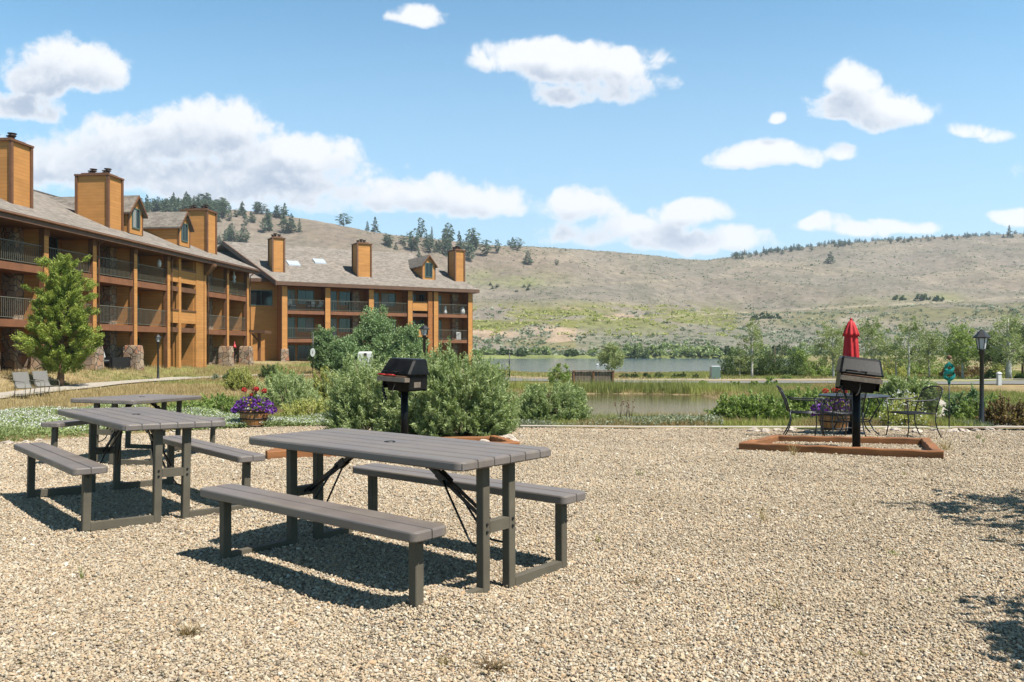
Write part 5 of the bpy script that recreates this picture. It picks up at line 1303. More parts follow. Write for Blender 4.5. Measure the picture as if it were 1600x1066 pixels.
def tree(name, x, Y, h, label, cat, group, builder, z=None):
    r = empty(name, (x, Y, h1(x, Y) if z is None else z)); tag(r, label, cat, group)
    mb, A, mat, bark = builder; mb.build('trunk', bark, r); mesh_np('crown', A[0], A[1], mat, A[2], parent=r)
    return r

# bushy pine in front of the left building
def pine(h, w, seed, mat='leaf_pine'):
    global rng; old = rng; rng = np.random.default_rng(seed)
    mb, tips = trunk_mb(h, .13, 70, w * .52, seed, .20, .15, .35)
    q = random.Random(seed); C = []
    for k in range(520):
        f = q.uniform(.14, 1.0) ; rr = w / 2 * min(1.0, (1.06 - f) * 1.5 + .05) * min(1, (f - .05) * 4.5) * (1 + .25 * math.sin(f * 25 + seed)); a = q.uniform(0, 6.28); s = q.uniform(.25, 1.0) ** .5
        C.append((math.cos(a) * rr * s * (1 + .22 * math.sin(a * 3 + f * 7)) + .15 * f, math.sin(a) * rr * s, f * h + q.uniform(-.15, .15)))
    C = np.array(C + [t for t in tips]); n = len(C); per = 120; cl = np.repeat(np.arange(n), per); m = len(cl)
    dirv = unit(np.stack([C[:, 0], C[:, 1], np.full(n, .9)], 1)); k = rng.uniform(0, 1, m)
    P = C[cl] + dirv[cl] * (k * .34 - .12)[:, None] + rng.normal(size=(m, 3)) * .055
    D = dirv[cl] + rng.normal(size=(m, 3)) * .75
    T = np.clip(rng.uniform(0, .6, n)[cl] + k * .3 + rng.uniform(-.1, .25, m), 0, 1)
    A = leaves(P, D, .15 * rng.uniform(.6, 1.3, m), .030, T); rng = old
    return mb, A, mat, 'bark'
tree('pine_tree', px2(94, 36.3), 36.3, 5.6, 'bushy young pine standing alone in front of the left building', 'pine tree', None, pine(5.75, 2.8, 5), z=h1(px2(94, 36.3), 36.3))

# trees in front of the far building
def bl(*a, **k):
    leafm, bark = a[3], a[4]; mb, A = broadleaf(*a, **k); return mb, A, leafm, bark
for k, (px, Y, hp, wp, lab, mat) in enumerate((
    (509, 56, 72, 46, 'slim blue green tree left of the group before the far building', 'leaf_spruceblue'),
    (583, 54, 105, 78, 'tallest grey green tree in the group before the far building', 'leaf_spruceblue'),
    (540, 52, 60, 60, 'low broad grey green tree at the front of the group before the far building', 'leaf_spruceblue'),
    (637, 52, 82, 62, 'full grey green tree right of the group, beside the lamp post', 'leaf_spruceblue'))):
    h = hp * Y / FOC; x = px2(px, Y)
    tree('young_tree', x, Y, h, lab, 'tree', 'grey green trees before the far building', bl(h, wp / 2 * Y / FOC, h * .45, mat, 'twig', 200 + k, clumps=330, per=60, leaf=.13, wid=.07, limbs=40, shape=(1, 1, 1.0), skirt=.08))
# aspens and shrubs beyond the road
LABT = [
 (1175, 62, 92, 50, 'leaf_aspen', 'white_bark', 34, 'thin aspen with a bare white trunk before the large dark thicket'),
 (1302, 60, 86, 62, 'leaf_aspen', 'white_bark', 70, 'young aspen just left of the red umbrella'),
 (1362, 64, 92, 60, 'leaf_aspen', 'white_bark', 75, 'young aspen just right of the red umbrella'),
 (1420, 58, 92, 52, 'leaf_aspen', 'white_bark', 34, 'sparse aspen with a tall white trunk right of the right grill'),
 (1400, 63, 64, 44, 'leaf_aspen', 'white_bark', 40, 'small leaning aspen beside the tall white trunk'),
 (1452, 62, 70, 60, 'leaf_aspen', 'white_bark', 80, 'bushy pale aspen above the wind spinner'),
 (1504, 58, 86, 60, 'leaf_green', 'white_bark', 150, 'dense bright green tree between the spinner and the lamp post'),
 (1576, 56, 100, 72, 'leaf_aspen', 'white_bark', 60, 'old aspen with a thick white trunk at the right edge'),
 (1556, 66, 70, 60, 'leaf_dark', 'bark', 220, 'dark green tree behind the old aspen'),
 (1598, 70, 80, 50, 'leaf_dark', 'bark', 160, 'dark green tree cut by the right edge of the view'),
 (956, 75, 48, 42, 'leaf_aspen', 'white_bark', 150, 'small feathery tree standing before the lake behind the timber box'),
 (1156, 66, 34, 22, 'leaf_aspen', 'white_bark', 14, 'tiny nearly bare white tree by the lake'),
 (1250, 68, 38, 30, 'leaf_green', 'white_bark', 90, 'small green tree left of the umbrella at the roadside')]
for k, (px, Y, hp, wp, mat, bark, cl, lab) in enumerate(LABT):
    h = hp * Y / FOC; x = px2(px, Y)
    tree('aspen_tree' if bark == 'white_bark' else 'leafy_tree', x, Y, h, lab, 'tree', 'trees beyond the road', bl(h, wp / 2 * Y / FOC, h * .58, mat, bark, 300 + k, clumps=cl, per=42, leaf=.11, wid=.075, limbs=26 if cl > 40 else 12, r=.020 * h if k != 7 else .04 * h, skirt=.3))
for k, (px, Y, w, hh, mat, lab) in enumerate((
    (1160, 70, 74, 46, 'leaf_dark', 'left part of the large dark green thicket behind the thin aspen'),
    (1212, 67, 84, 54, 'leaf_dark', 'right part of the large dark green thicket behind the thin aspen'),
    (1276, 66, 56, 34, 'leaf_green', 'green shrub at the roadside behind the closed umbrella'),
    (1330, 68, 80, 36, 'leaf_green', 'low green shrub row behind the right grill, left half'),
    (1385, 67, 70, 40, 'leaf_yellow', 'yellow green shrub across the road behind the right grill'),
    (1440, 70, 80, 44, 'leaf_green', 'green thicket across the road behind the right patio chair'),
    (1490, 61, 46, 28, 'leaf_red', 'rusty red shrub across the road behind the wind spinner'),
    (1520, 63, 50, 24, 'leaf_red', 'rusty orange shrub across the road beside the lamp post'),
    (1548, 56, 22, 18, 'leaf_dark', 'round dark shrub right of the lamp post, at the roadside'),
    (1563, 62, 40, 24, 'leaf_yellow', 'yellowish shrub behind the old aspen at the roadside'),
    (1595, 55, 20, 12, 'leaf_dark', 'small dark shrub at the right edge by the road'))):
    bush('roadside_shrub', px, Y, w, hh * (1.02 if k < 2 else .9), mat, lab, group='shrubs beyond the road', clumps=(420 if k < 2 else 200), per=36, leaf=.16, wid=.07, seed=400 + k, zoff=-.05)
for k, (px, w, hh, Y) in enumerate(((976, 18, 9, 62), (992, 14, 9, 62), (1010, 14, 10, 61), (1030, 16, 12, 61), (1055, 12, 8, 60.5), (1065, 14, 9, 60.5), (920, 12, 7, 63), (1088, 14, 8, 60), (1118, 20, 8, 60.5), (1230, 18, 10, 58), (1100, 16, 10, 46), (1148, 16, 10, 45), (1178, 18, 10, 45), (1205, 28, 16, 45.5))):
    bush('round_shrub', px, Y, w, hh, 'leaf_dark' if k < 9 else 'leaf_green', ('small round dark shrub in the row between the lake and the road' if k < 9 else 'small green shrub scattered along the roadside verge'), group=('row of round shrubs by the lake' if k < 9 else 'small green shrubs on the verge'), clumps=50, per=34, leaf=.1, wid=.06, seed=440 + k)
# far shore shrubs
for k, px in enumerate((745, 762, 790, 832, 850, 893, 925, 985, 1000, 1018, 1042, 1062, 1100, 1112, 1130, 1150, 1185, 1215, 1240, 1262, 1290, 1330, 1390, 1450, 1500, 1550, 1590, 960, 1075, 815)):
    big = k % 3; Y = 293 + (k * 37 % 8); w = (20, 34, 26)[big] * (1.3 if px > 980 else .9); hh = (11, 16, 13)[big] * (1.1 if px > 980 else .7)
    x = px2(px, Y); r = empty('shore_shrub', (x, Y, h1(x, Y) - .2)); tag(r, 'rounded green shrub on the far shore of the lake', 'shrub', 'shrubs along the far shore')
    bush_mesh('foliage', w / 2 * Y / FOC, w / 2 * Y / FOC * .8, hh * 1.35 * Y / FOC, 80, 26, .9, .5, ('leaf_green', 'leaf_willow', 'leaf_dark')[k % 3], 500 + k, parent=r)

# ------------------------------------------------------------------ conifers on the hills
def conifer_mesh(seed, dead=False, rnd_=False):
    global rng; old = rng; rng = np.random.default_rng(seed); q = random.Random(seed)
    P, D, T, L = [], [], [], []; tiers = 15; base = q.uniform(.06, .2); wid = q.uniform(.20, .30)
    for t in range(tiers):
        f = base + (1 - base) * (t / (tiers - 1)); rr = (wid * 1.25 * math.sin(math.pi * min(1, .12 + (1 - f) * 1.02)) ** .7 if rnd_ else wid * (1 - f) ** .62) * q.uniform(.5, 1.35) + .012; n = int(7 + 24 * (1 - f)); n = n // 4 if dead else n
        for k in range(n):
            a = q.uniform(0, 6.28); s = q.uniform(.3, 1); P.append((math.cos(a) * rr * s, math.sin(a) * rr * s, f - .06 * s + q.uniform(-.02, .02))); D.append((math.cos(a), math.sin(a), -.25 + q.uniform(-.3, .3))); T.append(q.random()); L.append(.07 + rr * .35)
    V, F, T2 = leaves(np.array(P), np.array(D), np.array(L), .055, np.array(T)); rng = old
    tr = MB().tube([(0, 0, -.08), (0, 0, .98)], [.016, .003], 5); tv = np.array(tr.v); tf = [f for f in tr.f if len(f) == 4]
    V2 = np.vstack([V, tv]); F2_ = np.vstack([F, np.array(tf) + len(V)]); mi = np.concatenate([np.zeros(len(F)), np.ones(len(tf))]); tt = np.concatenate([T2, np.full(len(tf), .5)])
    return mesh_np('conifer', V2, F2_, ['leaf_conifer', 'twig'], tt, mi, link=False)
CM = [conifer_mesh(700 + k, rnd_=k in (1, 4, 5)) for k in range(6)] + [conifer_mesh(710, True)]
def conifer(px, y, hp, label, group, k, Y=None, wide=1.0, dead=False):
    if Y is None: Y = ground_Y(px, y)
    if Y is None: Y = float(np.interp(px, PXR, RD)) - 4
    Y = Y + rnd.uniform(-1, 1); x = px2(px, Y); h = hp * Y / FOC
    o = bpy.data.objects.new('conifer', CM[6] if dead else CM[k % 6]); COL.objects.link(o); o.location = (x, Y, h1(x, Y) - .2); wide *= rnd.uniform(.85, 1.5); o.scale = (h * wide, h * wide, h); o.rotation_euler = (0, 0, rnd.uniform(0, 6))
    tag(o, label, 'conifer', group)
nc = 0
def band(n, px0, px1, yo0, yo1, h0, h1_, label, group, wide=1.0, deadp=0.0):
    global nc
    for _ in range(n):
        px = rnd.uniform(px0, px1); rid = float(np.interp(px, PXR, RY)); conifer(px, rid + rnd.uniform(yo0, yo1), rnd.uniform(h0, h1_), label, group, nc, wide=wide, dead=rnd.random() < deadp); nc += 1
band(70, 200, 345, 0, 18, 9, 26, 'dark conifer in the dense wood on the ridge above the left building', 'conifers in the dense ridge wood', 1.05)
band(30, 325, 445, 0, 22, 13, 24, 'dark conifer scattered on the left hill between the chimneys', 'scattered conifers on the left hill', 1.1)
band(13, 340, 400, 18, 60, 13, 24, 'dark conifer scattered on the slope beside the large chimney', 'scattered conifers on the left hill', 1.1)
for px, y, h in ((412, 365, 25), (420, 363, 22), (447, 364, 23), (455, 364, 30), (468, 364, 21), (380, 366, 14)): conifer(px, y, h, 'dark conifer in the small clump above the far roof', 'clump of conifers above the far roof', nc); nc += 1
conifer(537, 352, 21, 'single conifer standing out on the skyline above the far roof', None, 1, wide=1.25)
conifer(574, 362, 17, 'smaller conifer of the skyline pair right of the single tree', None, 2); conifer(586, 362, 25, 'taller conifer of the skyline pair right of the single tree', None, 3, wide=1.2)
band(40, 636, 742, 2, 34, 12, 36, 'grey green conifer in the wood above the roof end of the far building', 'conifers above the far building', .8, .25)
band(12, 592, 650, 8, 24, 11, 20, 'small conifer left of the wood above the far building', 'conifers above the far building', 1.0)
for px, y, h in ((745, 376, 10), (758, 400, 26), (777, 398, 23), (801, 388, 18), (809, 392, 20), (825, 414, 23), (760, 386, 12), (744, 392, 20), (795, 384, 10)): conifer(px, y, h, 'dark conifer among the scattered ones right of the far building', 'scattered conifers right of the far building', nc); nc += 1
conifer(870, 415, 10, 'tiny lone conifer low on the hill between the two ridges', None, 4); conifer(884, 393, 5, 'tiny bush sized conifer on the skyline of the saddle', None, 5)
conifer(1297, 412, 19, 'single conifer alone on the open slope of the right hill', None, 2, wide=1.3)
band(46, 1143, 1330, -1, 6, 5, 12, 'distant conifer in the tree line along the left part of the right ridge', 'conifers lining the right ridge', 1.0, .15)
band(52, 1300, 1640, -1, 4, 4, 9, 'distant conifer in the tree line along the right ridge', 'conifers lining the right ridge', 1.25)
def treeline(n, p0, p1, ha, hb, name, label, dy=(-3, 7)):
    Vs, Fs, Ts, Ms = [], [], [], []; k0 = 0
    src = []
    for m in CM[:6]:
        v = np.empty(len(m.vertices) * 3, np.float32); m.vertices.foreach_get('co', v); f = np.empty(len(m.polygons) * 4, np.int32); m.polygons.foreach_get('vertices', f)
        tt = np.empty(len(m.polygons), np.float32); m.attributes['tint'].data.foreach_get('value', tt); mm = np.empty(len(m.polygons), np.int32); m.polygons.foreach_get('material_index', mm)
        src.append((v.reshape(-1, 3), f.reshape(-1, 4), tt, mm))
    for i in range(n):
        px = rng.uniform(p0, p1); Y = float(np.interp(px, PXR, RD)) + rng.uniform(*dy); x = px2(px, Y); h = rng.uniform(ha, hb) * Y / FOC; v, f, tt, mm = src[i % 6]
        a = rng.uniform(0, 6.28); R2 = np.array([[math.cos(a), -math.sin(a), 0], [math.sin(a), math.cos(a), 0], [0, 0, 1]]); w = rng.uniform(.9, 1.5)
        Vs.append((v @ R2.T) * np.array([h * w, h * w, h]) + np.array([x, Y, h1(x, Y) - .2])); Fs.append(f + k0); k0 += len(v); Ts.append(tt); Ms.append(mm)
    o = mesh_np(name, np.vstack(Vs), np.vstack(Fs), ['leaf_conifer', 'twig'], np.concatenate(Ts), np.concatenate(Ms)); tag(o, label, 'wood', kind='stuff')
treeline(330, 1145, 1900, 4, 9, 'distant_wood', 'thin far off wood along the crest of the right ridge')
treeline(170, 195, 350, 8, 19, 'ridge_wood', 'dense conifer wood filling in behind the single trees on the left ridge', (-25, 12))
conifer(1577, 372, 20, 'taller conifer rising from the tree line near the right edge', None, 3)
band(8, 760, 850, 60, 75, 4, 7, 'tiny dark juniper on the open hill', 'junipers on the open hill', 2.2)
for k, (px, y, w, hh) in enumerate(((1180, 500, 16, 8), (1196, 498, 22, 11), (1214, 498, 18, 9), (1442, 470, 26, 12), (1466, 471, 22, 10), (1268, 415, 3, 3), (1405, 468, 22, 8))):
    Y = ground_Y(px, y) or 480; x = px2(px, Y); r = empty('hill_shrub', (x, Y, h1(x, Y) - .3)); tag(r, 'dark green shrub in a group by the pale track on the slope', 'shrub', 'shrubs along the hillside track')
    bush_mesh('foliage', w / 2 * Y / FOC, w / 2 * Y / FOC * .8, hh * Y / FOC, 50, 20, 1.4, .8, 'leaf_dark', 560 + k, parent=r)

# sagebrush covering the lower slopes (uncountable)
def sagebrush():
    n = 30000; px = rng.uniform(560, 2000, n); py = rng.uniform(395, 556, n); Yg = 296 + 760 * rng.uniform(0, 1, n) ** 1.5; x = px2(px, Yg)
    zz = H(x, Yg); y = HOR - FOC * (zz - CAMH) / Yg
    dens = fbm(x, Yg, 14, 3, 9) + .5 * fbm(x, Yg, 5, 2, 3); k = (rng.uniform(-1.4, 1.2, n) < dens) & (y < 557); x, Yg, zz, y, px = x[k], Yg[k], zz[k], y[k], px[k]; n = len(x)
    per = 9; s = rng.uniform(.35, 1.0, n) * (1 + .8 * (y > 478)) * np.where(Yg > 640, 1.25, 1); cl = np.repeat(np.arange(n), per); m = len(cl)
    off = rng.normal(size=(m, 3)) * np.array([.5, .5, .28]); off[:, 2] = np.abs(off[:, 2])
    P = np.stack([x, Yg, zz], 1)[cl] + off * s[cl][:, None]; V, F, T = leaves(P, rng.normal(size=(m, 3)), s[cl] * .9, s[cl] * .6, np.clip(rng.uniform(0, .6, n)[cl] + rng.uniform(0, .4, m), 0, 1))
    yel = ((np.abs(y - 500) < 26) & (px < 1150) & (fbm(x, Yg, 12, 4, 6) > -.6))[cl]
    o = mesh_np('sagebrush', V, F, ['leaf_sage', 'leaf_yellow', 'leaf_dark'], T, np.where(yel, 1, np.where((rng.uniform(0, 1, n)[cl] < .12), 2, 0)))
    tag(o, 'grey green sagebrush scattered over the lower slopes beyond the lake', 'sagebrush', kind='stuff')
sagebrush()

# ------------------------------------------------------------------ grasses and flowers
def tufts(name, n, region, h0, h1_, w, mats, pick, label, cat, blades=9, spread=.12, lean=.5, zf=None):
    P = region(n); x, y = P[:, 0], P[:, 1]; n = len(x); z = (zf or H)(x, y)
    cl = np.repeat(np.arange(n), blades); m = len(cl); hh = rng.uniform(h0, h1_, n)[cl] * rng.uniform(.5, 1.1, m)
    bx = x[cl] + rng.normal(size=m) * spread; by = y[cl] + rng.normal(size=m) * spread; bz = z[cl] - .02
    lx, ly = rng.normal(size=m) * lean * .5, rng.normal(size=m) * lean * .5; a = rng.uniform(0, 6.28, m); wx, wy = np.cos(a) * w / 2, np.sin(a) * w / 2
    V = np.empty((m, 4, 3)); V[:, 0] = np.stack([bx - wx, by - wy, bz], 1); V[:, 1] = np.stack([bx + wx, by + wy, bz], 1)
    V[:, 2] = np.stack([bx + lx * hh + wx * .15, by + ly * hh + wy * .15, bz + hh], 1); V[:, 3] = np.stack([bx + lx * hh - wx * .15, by + ly * hh - wy * .15, bz + hh], 1)
    T = np.clip(rng.uniform(0, .55, n)[cl] + rng.uniform(0, .45, m), 0, 1)
    o = mesh_np(name, V.reshape(-1, 3), np.arange(4 * m).reshape(m, 4), mats, T, pick(x, y)[cl]); tag(o, label, cat, kind='stuff'); return o
def reg(x0, x1, y0, y1, ok):
    def f(n):
        x = rng.uniform(x0, x1, n); y = rng.uniform(y0, y1, n); k = ok(x, y); return np.stack([x[k], y[k]], 1)
    return f
nog = lambda x, y: ~inside(x, y) & (in_pond(x, y) < -.12)
onpath = lambda x, y: (np.abs(x + 19.6) < 1.0) & (y > 28) & (y < 48) | ((np.abs(x + 16 + 2.6 * np.clip((y - 20) / 6, 0, 1)) < 1.2) & (y < 29))
road_ = lambda x, y: (y > 47.0 - x * .02) & (y < 57.5) & (x > -2)
foot = lambda x, y: np.abs(x - np.interp(y, [17, 20, 25, 33, 44], [11, 12.2, 13.5, 17, 22])) < .8
tufts('dry_grass', 26000, reg(-42, -6, 18, 66, lambda x, y: nog(x, y) & ~onpath(x, y) & (x > -24.4 + .104 * (y - 38) - .5)), .10, .26, .02, ['grass_dry', 'grass_green'],
      lambda x, y: ((fbm(x, y, 3, 3, 4) + .3 * (x > -12)) > .7).astype(int), 'dry straw coloured grass on the bank below the left building', 'grass', 10, .16)
tufts('meadow_grass', 24000, reg(-7, 24, 17.6, 47, lambda x, y: nog(x, y) & ~road_(x, y) & ~foot(x, y)), .10, .28, .018, ['grass_green', 'grass_dry'],
      lambda x, y: ((fbm(x, y, 2.6, 3, 5)) > .25).astype(int), 'green and yellow grass around the pond', 'grass', 10, .14)
tufts('shore_grass', 15000, reg(-20, 60, 56, 104, lambda x, y: ~road_(x, y)), .1, .28, .05, ['grass_dry', 'grass_green'],
      lambda x, y: ((fbm(x, y, 5, 3, 6) + .4 * (x > 10)) > .1).astype(int), 'rough grass between the road and the lake', 'grass', 8, .3)
def pondbank(n):
    x = rng.uniform(-4, 13, n); y = rng.uniform(37.0, 43, n); p = in_pond(x, y); k = (p < -.12) & (p > -1.2) & (x < 11) & (fbm(x, y, 1.2, 3, 2) + rng.uniform(-.5, .5, n) > -.25); return np.stack([x[k], y[k]], 1)
tufts('reeds', 6400, pondbank, .18, .72, .024, ['leaf_yellow', 'grass_green'], lambda x, y: (fbm(x, y, 1.5, 3, 4) > .1).astype(int), 'bright yellow green reeds along the far bank of the pond', 'reeds', 10, .12, .3)
def nearbank(n):
    x = rng.uniform(-3.5, 11, n); y = rng.uniform(17.3, 20.6, n); k = nog(x, y) & ~foot(x, y); return np.stack([x[k], y[k]], 1)
tufts('bank_weeds', 9500, nearbank, .07, .20, .016, ['grass_dry', 'leaf_yellow', 'leaf_sage'], lambda x, y: np.clip((fbm(x, y, .9, 3, 6) * 1.8 + 1).astype(int), 0, 2), 'mixed dry and green weeds between the gravel and the pond', 'weeds', 12, .10)
# low leafy cover with white blossoms
def cover(name, n, ok, x0, x1, y0, y1, hh, fl, label, cat, lm='leaf_willow', fs=.028):
    x = rng.uniform(x0, x1, n); y = rng.uniform(y0, y1, n); k = ok(x, y); x, y = x[k], y[k]; n = len(x)
    top = hh * (.65 + .5 * np.clip(fbm(x, y, .8, 3, 2), -.8, 1)); z = H(x, y) + rng.uniform(.0, 1, n) ** .5 * top; P = np.stack([x, y, z], 1)
    A = leaves(P, rng.normal(size=(n, 3)) + np.array([0, 0, .8]), .07 * rng.uniform(.6, 1.4, n), .02 * rng.uniform(.7, 1.4, n), np.clip(rng.uniform(0, 1, n) * .6 + (z - H(x, y)) / hh * .4, 0, 1))
    m = int(n * fl); q = rng.integers(0, n, m); den = fbm(x[q], y[q], 1.0, 3, 7) + .35 > rng.uniform(-.6, .9, m); q = q[den]; m = len(q)
    Pf = np.stack([x[q] + rng.normal(size=m) * .02, y[q] + rng.normal(size=m) * .02, H(x[q], y[q]) + top[q] * rng.uniform(.85, 1.15, m)], 1); B = leaves(Pf, rng.normal(size=(m, 3)), fs, fs, rng.uniform(0, 1, m))
    V, F, T, M = join(A, B); o = mesh_np(name, V, F, [lm, 'petal_white'], T, M); tag(o, label, cat, kind='stuff')
def okl(x, y):
    px = 800 + FOC * x / y; return ~inside(x, y) & (px < 345) & (y < 24 - .0 * x) & (y < 21 + 2 * np.sin(x))
cover('white_flower_bed', 150000, okl, -17, -6.6, 11.4, 23, .30, .34, 'low silvery plants thick with small white flowers left of the gravel', 'flowers')
def okm(x, y):
    px = 800 + FOC * x / y; return ~inside(x, y) & (px > 300) & (px < 560) & (y < 19.2)
cover('white_flower_border', 60000, okm, -8, -2.6, 15.5, 19.4, .26, .42, 'white flowering border behind the left flower barrel', 'flowers')
def okr(x, y):
    px = 800 + FOC * x / y; return ~inside(x, y) & (px > 780) & (px < 1130) & (y > 17.2)
cover('sage_border', 9000, okr, -.5, 5.5, 17.0, 19.4, .22, .035, 'low grey green and cream plants between gravel edge and pond', 'ground cover', 'leaf_sage')
# thistles by the pond
for k, px in enumerate((968, 978, 985)):
    Y = 18.6 + .2 * k; x = px2(px, Y); r = empty('thistle', (x, Y, h1(x, Y))); tag(r, 'dark seed headed thistle against the pond', 'thistle', 'thistles by the pond')
    m = MB(); q = random.Random(k)
    hd = []
    for j in range(6): a = q.uniform(0, 6.28); e = (math.cos(a) * .10, math.sin(a) * .10, q.uniform(.38, .58)); m.tube([(0, 0, 0), (e[0] * .4, e[1] * .4, .25), e], [.006, .005, .003], 4); hd.append(e)
    m.build('stem', 'twig', r)
    h = MB()
    for e in hd: h.lathe([(0, -.02), (.016, 0), (.013, .02), (0, .03)], 6, 0, e, cap=False)
    h.build('seed_heads', 'rust', r)
# weeds sprouting in the gravel
def weed(px, y, h, mat, label, seed, n=26, w=.004, spread=.05, group=None):
    x, Y = gp(px, y); q = np.random.default_rng(seed); a = q.uniform(0, 6.28, n); hh = h * q.uniform(.4, 1.0, n); sp = q.uniform(.1, 1, n) * spread * 2
    bx, by = q.normal(size=n) * spread * .25, q.normal(size=n) * spread * .25; tx, ty = bx + np.cos(a) * sp, by + np.sin(a) * sp; p = q.uniform(0, 6.28, n); wx, wy = np.cos(p) * w / 2, np.sin(p) * w / 2
    V = np.empty((n, 4, 3)); V[:, 0] = np.stack([bx - wx, by - wy, 0 * bx], 1); V[:, 1] = np.stack([bx + wx, by + wy, 0 * bx], 1); V[:, 2] = np.stack([tx + wx * .3, ty + wy * .3, hh], 1); V[:, 3] = np.stack([tx - wx * .3, ty - wy * .3, hh], 1)
    o = mesh_np('weed', V.reshape(-1, 3), np.arange(4 * n).reshape(n, 4), mat, q.uniform(0, 1, n)); o.location = (x, Y, gz(x, Y)); tag(o, label, 'weed', group)
weed(128, 905, .11, 'grass_green', 'thin upright green weed in the gravel left of the near picnic table', 1, 14, .004, .02)
weed(795, 912, .08, 'grass_green', 'small green weed growing at the foot of the near table leg', 2, 22)
weed(1192, 815, .16, 'grass_dry', 'pale wispy weed in the open gravel right of the near table', 3, 30, .003, .04)
weed(1215, 950, .12, 'grass_dry', 'dry bent weed in the open gravel below the pale one', 4, 12, .004, .05)
weed(770, 1045, .035, 'leaf_red', 'rusty dry weed patch at the bottom edge of the view', 5, 160, .004, .06)
weed(296, 992, .04, 'leaf_red', 'rusty dry weed patch in the gravel below the near bench', 6, 110, .004, .05)
weed(1240, 712, .22, 'grass_dry', 'dry weed standing beside the left part of the right timber frame', 7, 30, .006, .07)
weed(1478, 704, .22, 'grass_dry', 'dry grassy weed at the right corner of the right timber frame', 8, 60, .006, .16)
weed(998, 742, .06, 'grass_green', 'tiny green weed in the gravel between table and timber frame', 9, 26, .006, .06)
weed(1528, 686, .10, 'grass_green', 'tiny green weed in the gravel below the lamp post', 10, 30, .008, .05)
weed(140, 722, .12, 'grass_green', 'green weed near the rear left bench', 11, 30, .006, .06)
weed(1397, 868, .03, 'grass_green', 'flat green weed in the right gravel', 12, 26, .006, .03)
weed(1345, 1025, .025, 'grass_dry', 'flat dry weed in the gravel near the lower right shadow', 13, 26, .006, .03)

def litter():
    n = 2600; y = rng.uniform(2.5, 16, n); x = rng.uniform(-1, 1, n) * (.68 * y + .6); k = inside(x, y) & (fbm(x, y, 1.3, 3, 5) + rng.uniform(-.6, .5, n) > .35); x, y = x[k], y[k]; n = len(x)
    P = np.stack([x, y, GH(x, y) + .014], 1); D = rng.normal(size=(n, 3)) * np.array([1, 1, .12]); V, F, T = leaves(P, D, rng.uniform(.012, .045, n), rng.uniform(.003, .014, n), rng.uniform(0, .8, n))
    o = mesh_np('leaf_litter', V, F, ['leaf_red', 'grass_dry'], T, rng.integers(0, 2, n)); tag(o, 'dry leaf scraps and twigs strewn over the gravel', 'litter', kind='stuff')
litter()
q_ = random.Random(5)
for k in range(26):
    px, y = q_.uniform(20, 1580), 690 + 360 * q_.random() ** 1.6
    if 90 < px < 930 and 640 < y < 960: continue
    weed(px, y, q_.uniform(.02, .07), q_.choice(['grass_green', 'grass_dry', 'leaf_red']), 'tiny stray weed sprouting in the gravel', 60 + k, q_.randint(12, 40), .004, q_.uniform(.02, .05), 'tiny weeds in the gravel')

# ------------------------------------------------------------------ small things far off
x = px2(927, 49); z = h1(x, 49); r = empty('timber_box', (x, 49, z)); tag(r, 'low dark timber enclosure behind the pond reeds', 'enclosure')
for k in range(14): pass
m = MB()
for k in range(13): m.box(-1.2 + k * .185, -1.2 + k * .185 + .17, -.06, .0, -.1, .66 + .01 * (k % 3))
m.build('front_boards', 'weathered_wood', r)
m = MB()
for s in (-1, 1):
    for k in range(6): m.box(s * 1.2 - .03, s * 1.2 + .03, .01 + k * .19, .18 + k * .19, -.1, .66)
m.build('side_boards', 'weathered_wood', r)
for s in (-1, 0, 1): m = MB(); m.box(s * 1.2 - .05, s * 1.2 + .05, -.13, -.065, -.1, .70); m.build('post', 'trim_brown', r)
m = MB(); m.box(-1.3, 1.3, -.16, .08, .70, .75); m.build('top_rail', 'trim_brown', r)
x = px2(1117, 58); r = empty('transformer_box', (x, 58, h1(x, 58))); tag(r, 'pale grey green electrical box beyond the road', 'electrical box')
m = MB(); m.bevbox(-.32, .32, -.3, .3, -.05, .95, .03); m.build('housing', 'lamp_glass', r); m = MB(); m.box(-.30, .30, -.33, -.302, .1, .9); m.build('door', 'utility_green', r)
x = px2(1561, 47); r = empty('marker_post', (x, 47, h1(x, 47) - .05)); tag(r, 'short white marker post on the grass left of the road', 'post')
m = MB(); m.box(-.1, .1, -.1, .1, 0, .75); m.build('post', 'white_paint', r); m = MB(); m.rings([[(-.13, -.13, .75), (.13, -.13, .75), (.13, .13, .75), (-.13, .13, .75)], [(-.03, -.03, .84), (.03, -.03, .84), (.03, .03, .84), (-.03, .03, .84)]], 0); m.build('post_cap', 'white_paint', r)
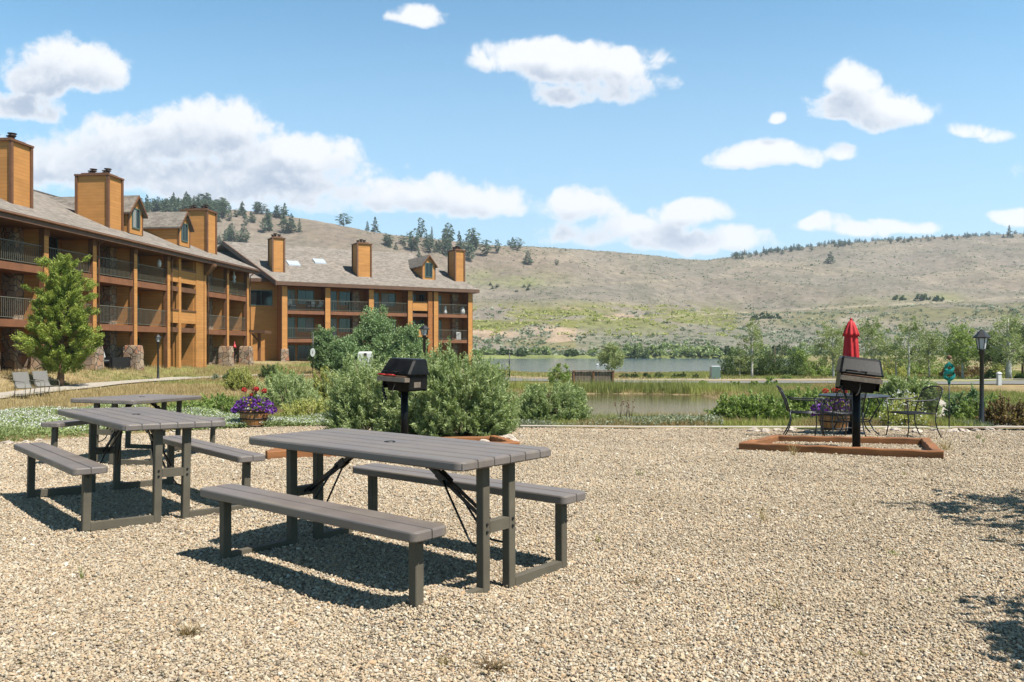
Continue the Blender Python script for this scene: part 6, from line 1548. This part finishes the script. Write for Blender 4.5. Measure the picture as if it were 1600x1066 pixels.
for k, px in enumerate((934, 941, 947)):
    x = px2(px, 165); m = MB(); m.rings([[(q * .42 * math.cos(a), q * .2 * math.sin(a), zz) for a in [2 * math.pi * j / 10 for j in range(10)]] for q, zz in ((.7, -2.05), (1, -1.9), (.8, -1.74), (.3, -1.66))], 0, smooth=True); m.tube([(.30, 0, -1.8), (.42, 0, -1.5), (.52, 0, -1.45)], [.09, .06, .04], 6)
    o = m.build('swan', 'white_paint', loc=(x, 165, 0)); tag(o, 'white water bird floating on the lake', 'bird', 'white birds on the lake')
x = px2(1100, 400)
for px, y0 in ((1177, 492), (1050, 500)):
    Y = ground_Y(px, y0) or 470; x = px2(px, Y); m = MB(); m.tube([(0, 0, -.5), (0, 0, 8.5)], [.16, .10], 6); m.box(-1.1, 1.1, -.06, .06, 7.6, 7.75); o = m.build('utility_pole', 'twig', loc=(x, Y, h1(x, Y))); tag(o, 'thin wooden utility pole on the slope beside the track shrubs' if px > 1100 else 'thin wooden utility pole on the slope above the lake', 'utility pole', 'utility poles on the slope')
# trees just outside the right edge whose shade falls on the gravel
for k, (sx, sy, h, cr) in enumerate(((4.75, 5.95, 3.4, 1.35), (3.02, 3.25, 2.8, .9))):
    x, y = sx + .5 * (h * .68), sy - .35 * (h * .68)
    tree('shade_tree', x, y, h, ('broad young tree shading the gravel at the right edge', 'narrower young tree shading the lower right corner')[k], 'tree', 'shade trees right of the yard', bl(h, cr, h * .66, 'leaf_green', 'bark', 900 + k, clumps=70, per=40, leaf=.11, wid=.07, limbs=20, skirt=.45))
# red bark mulch by the red shrub
strip('mulch_strip', [(8.9, 16.1), (10.6, 16.0), (13.5, 15.9)], .38, 'soil', .07)

# ------------------------------------------------------------------ thin summer air
hm = bpy.data.materials.new('haze'); hm.use_nodes = True; ht = NT(hm.node_tree); ht.n.clear()
ho = ht.new('ShaderNodeOutputMaterial'); hv = ht.new('ShaderNodeVolumePrincipled'); hv.inputs['Color'].default_value = (.80, .88, 1.0, 1); hv.inputs['Density'].default_value = .00015; hv.inputs['Anisotropy'].default_value = .2
ht.link(hv.outputs[0], ho.inputs['Volume']); MATS['haze'] = hm
hz_ = MB().box(-2400, 2400, -60, 2700, -420, 260).build('haze', 'haze'); tag(hz_, 'thin pale air over the valley', 'haze', kind='stuff')
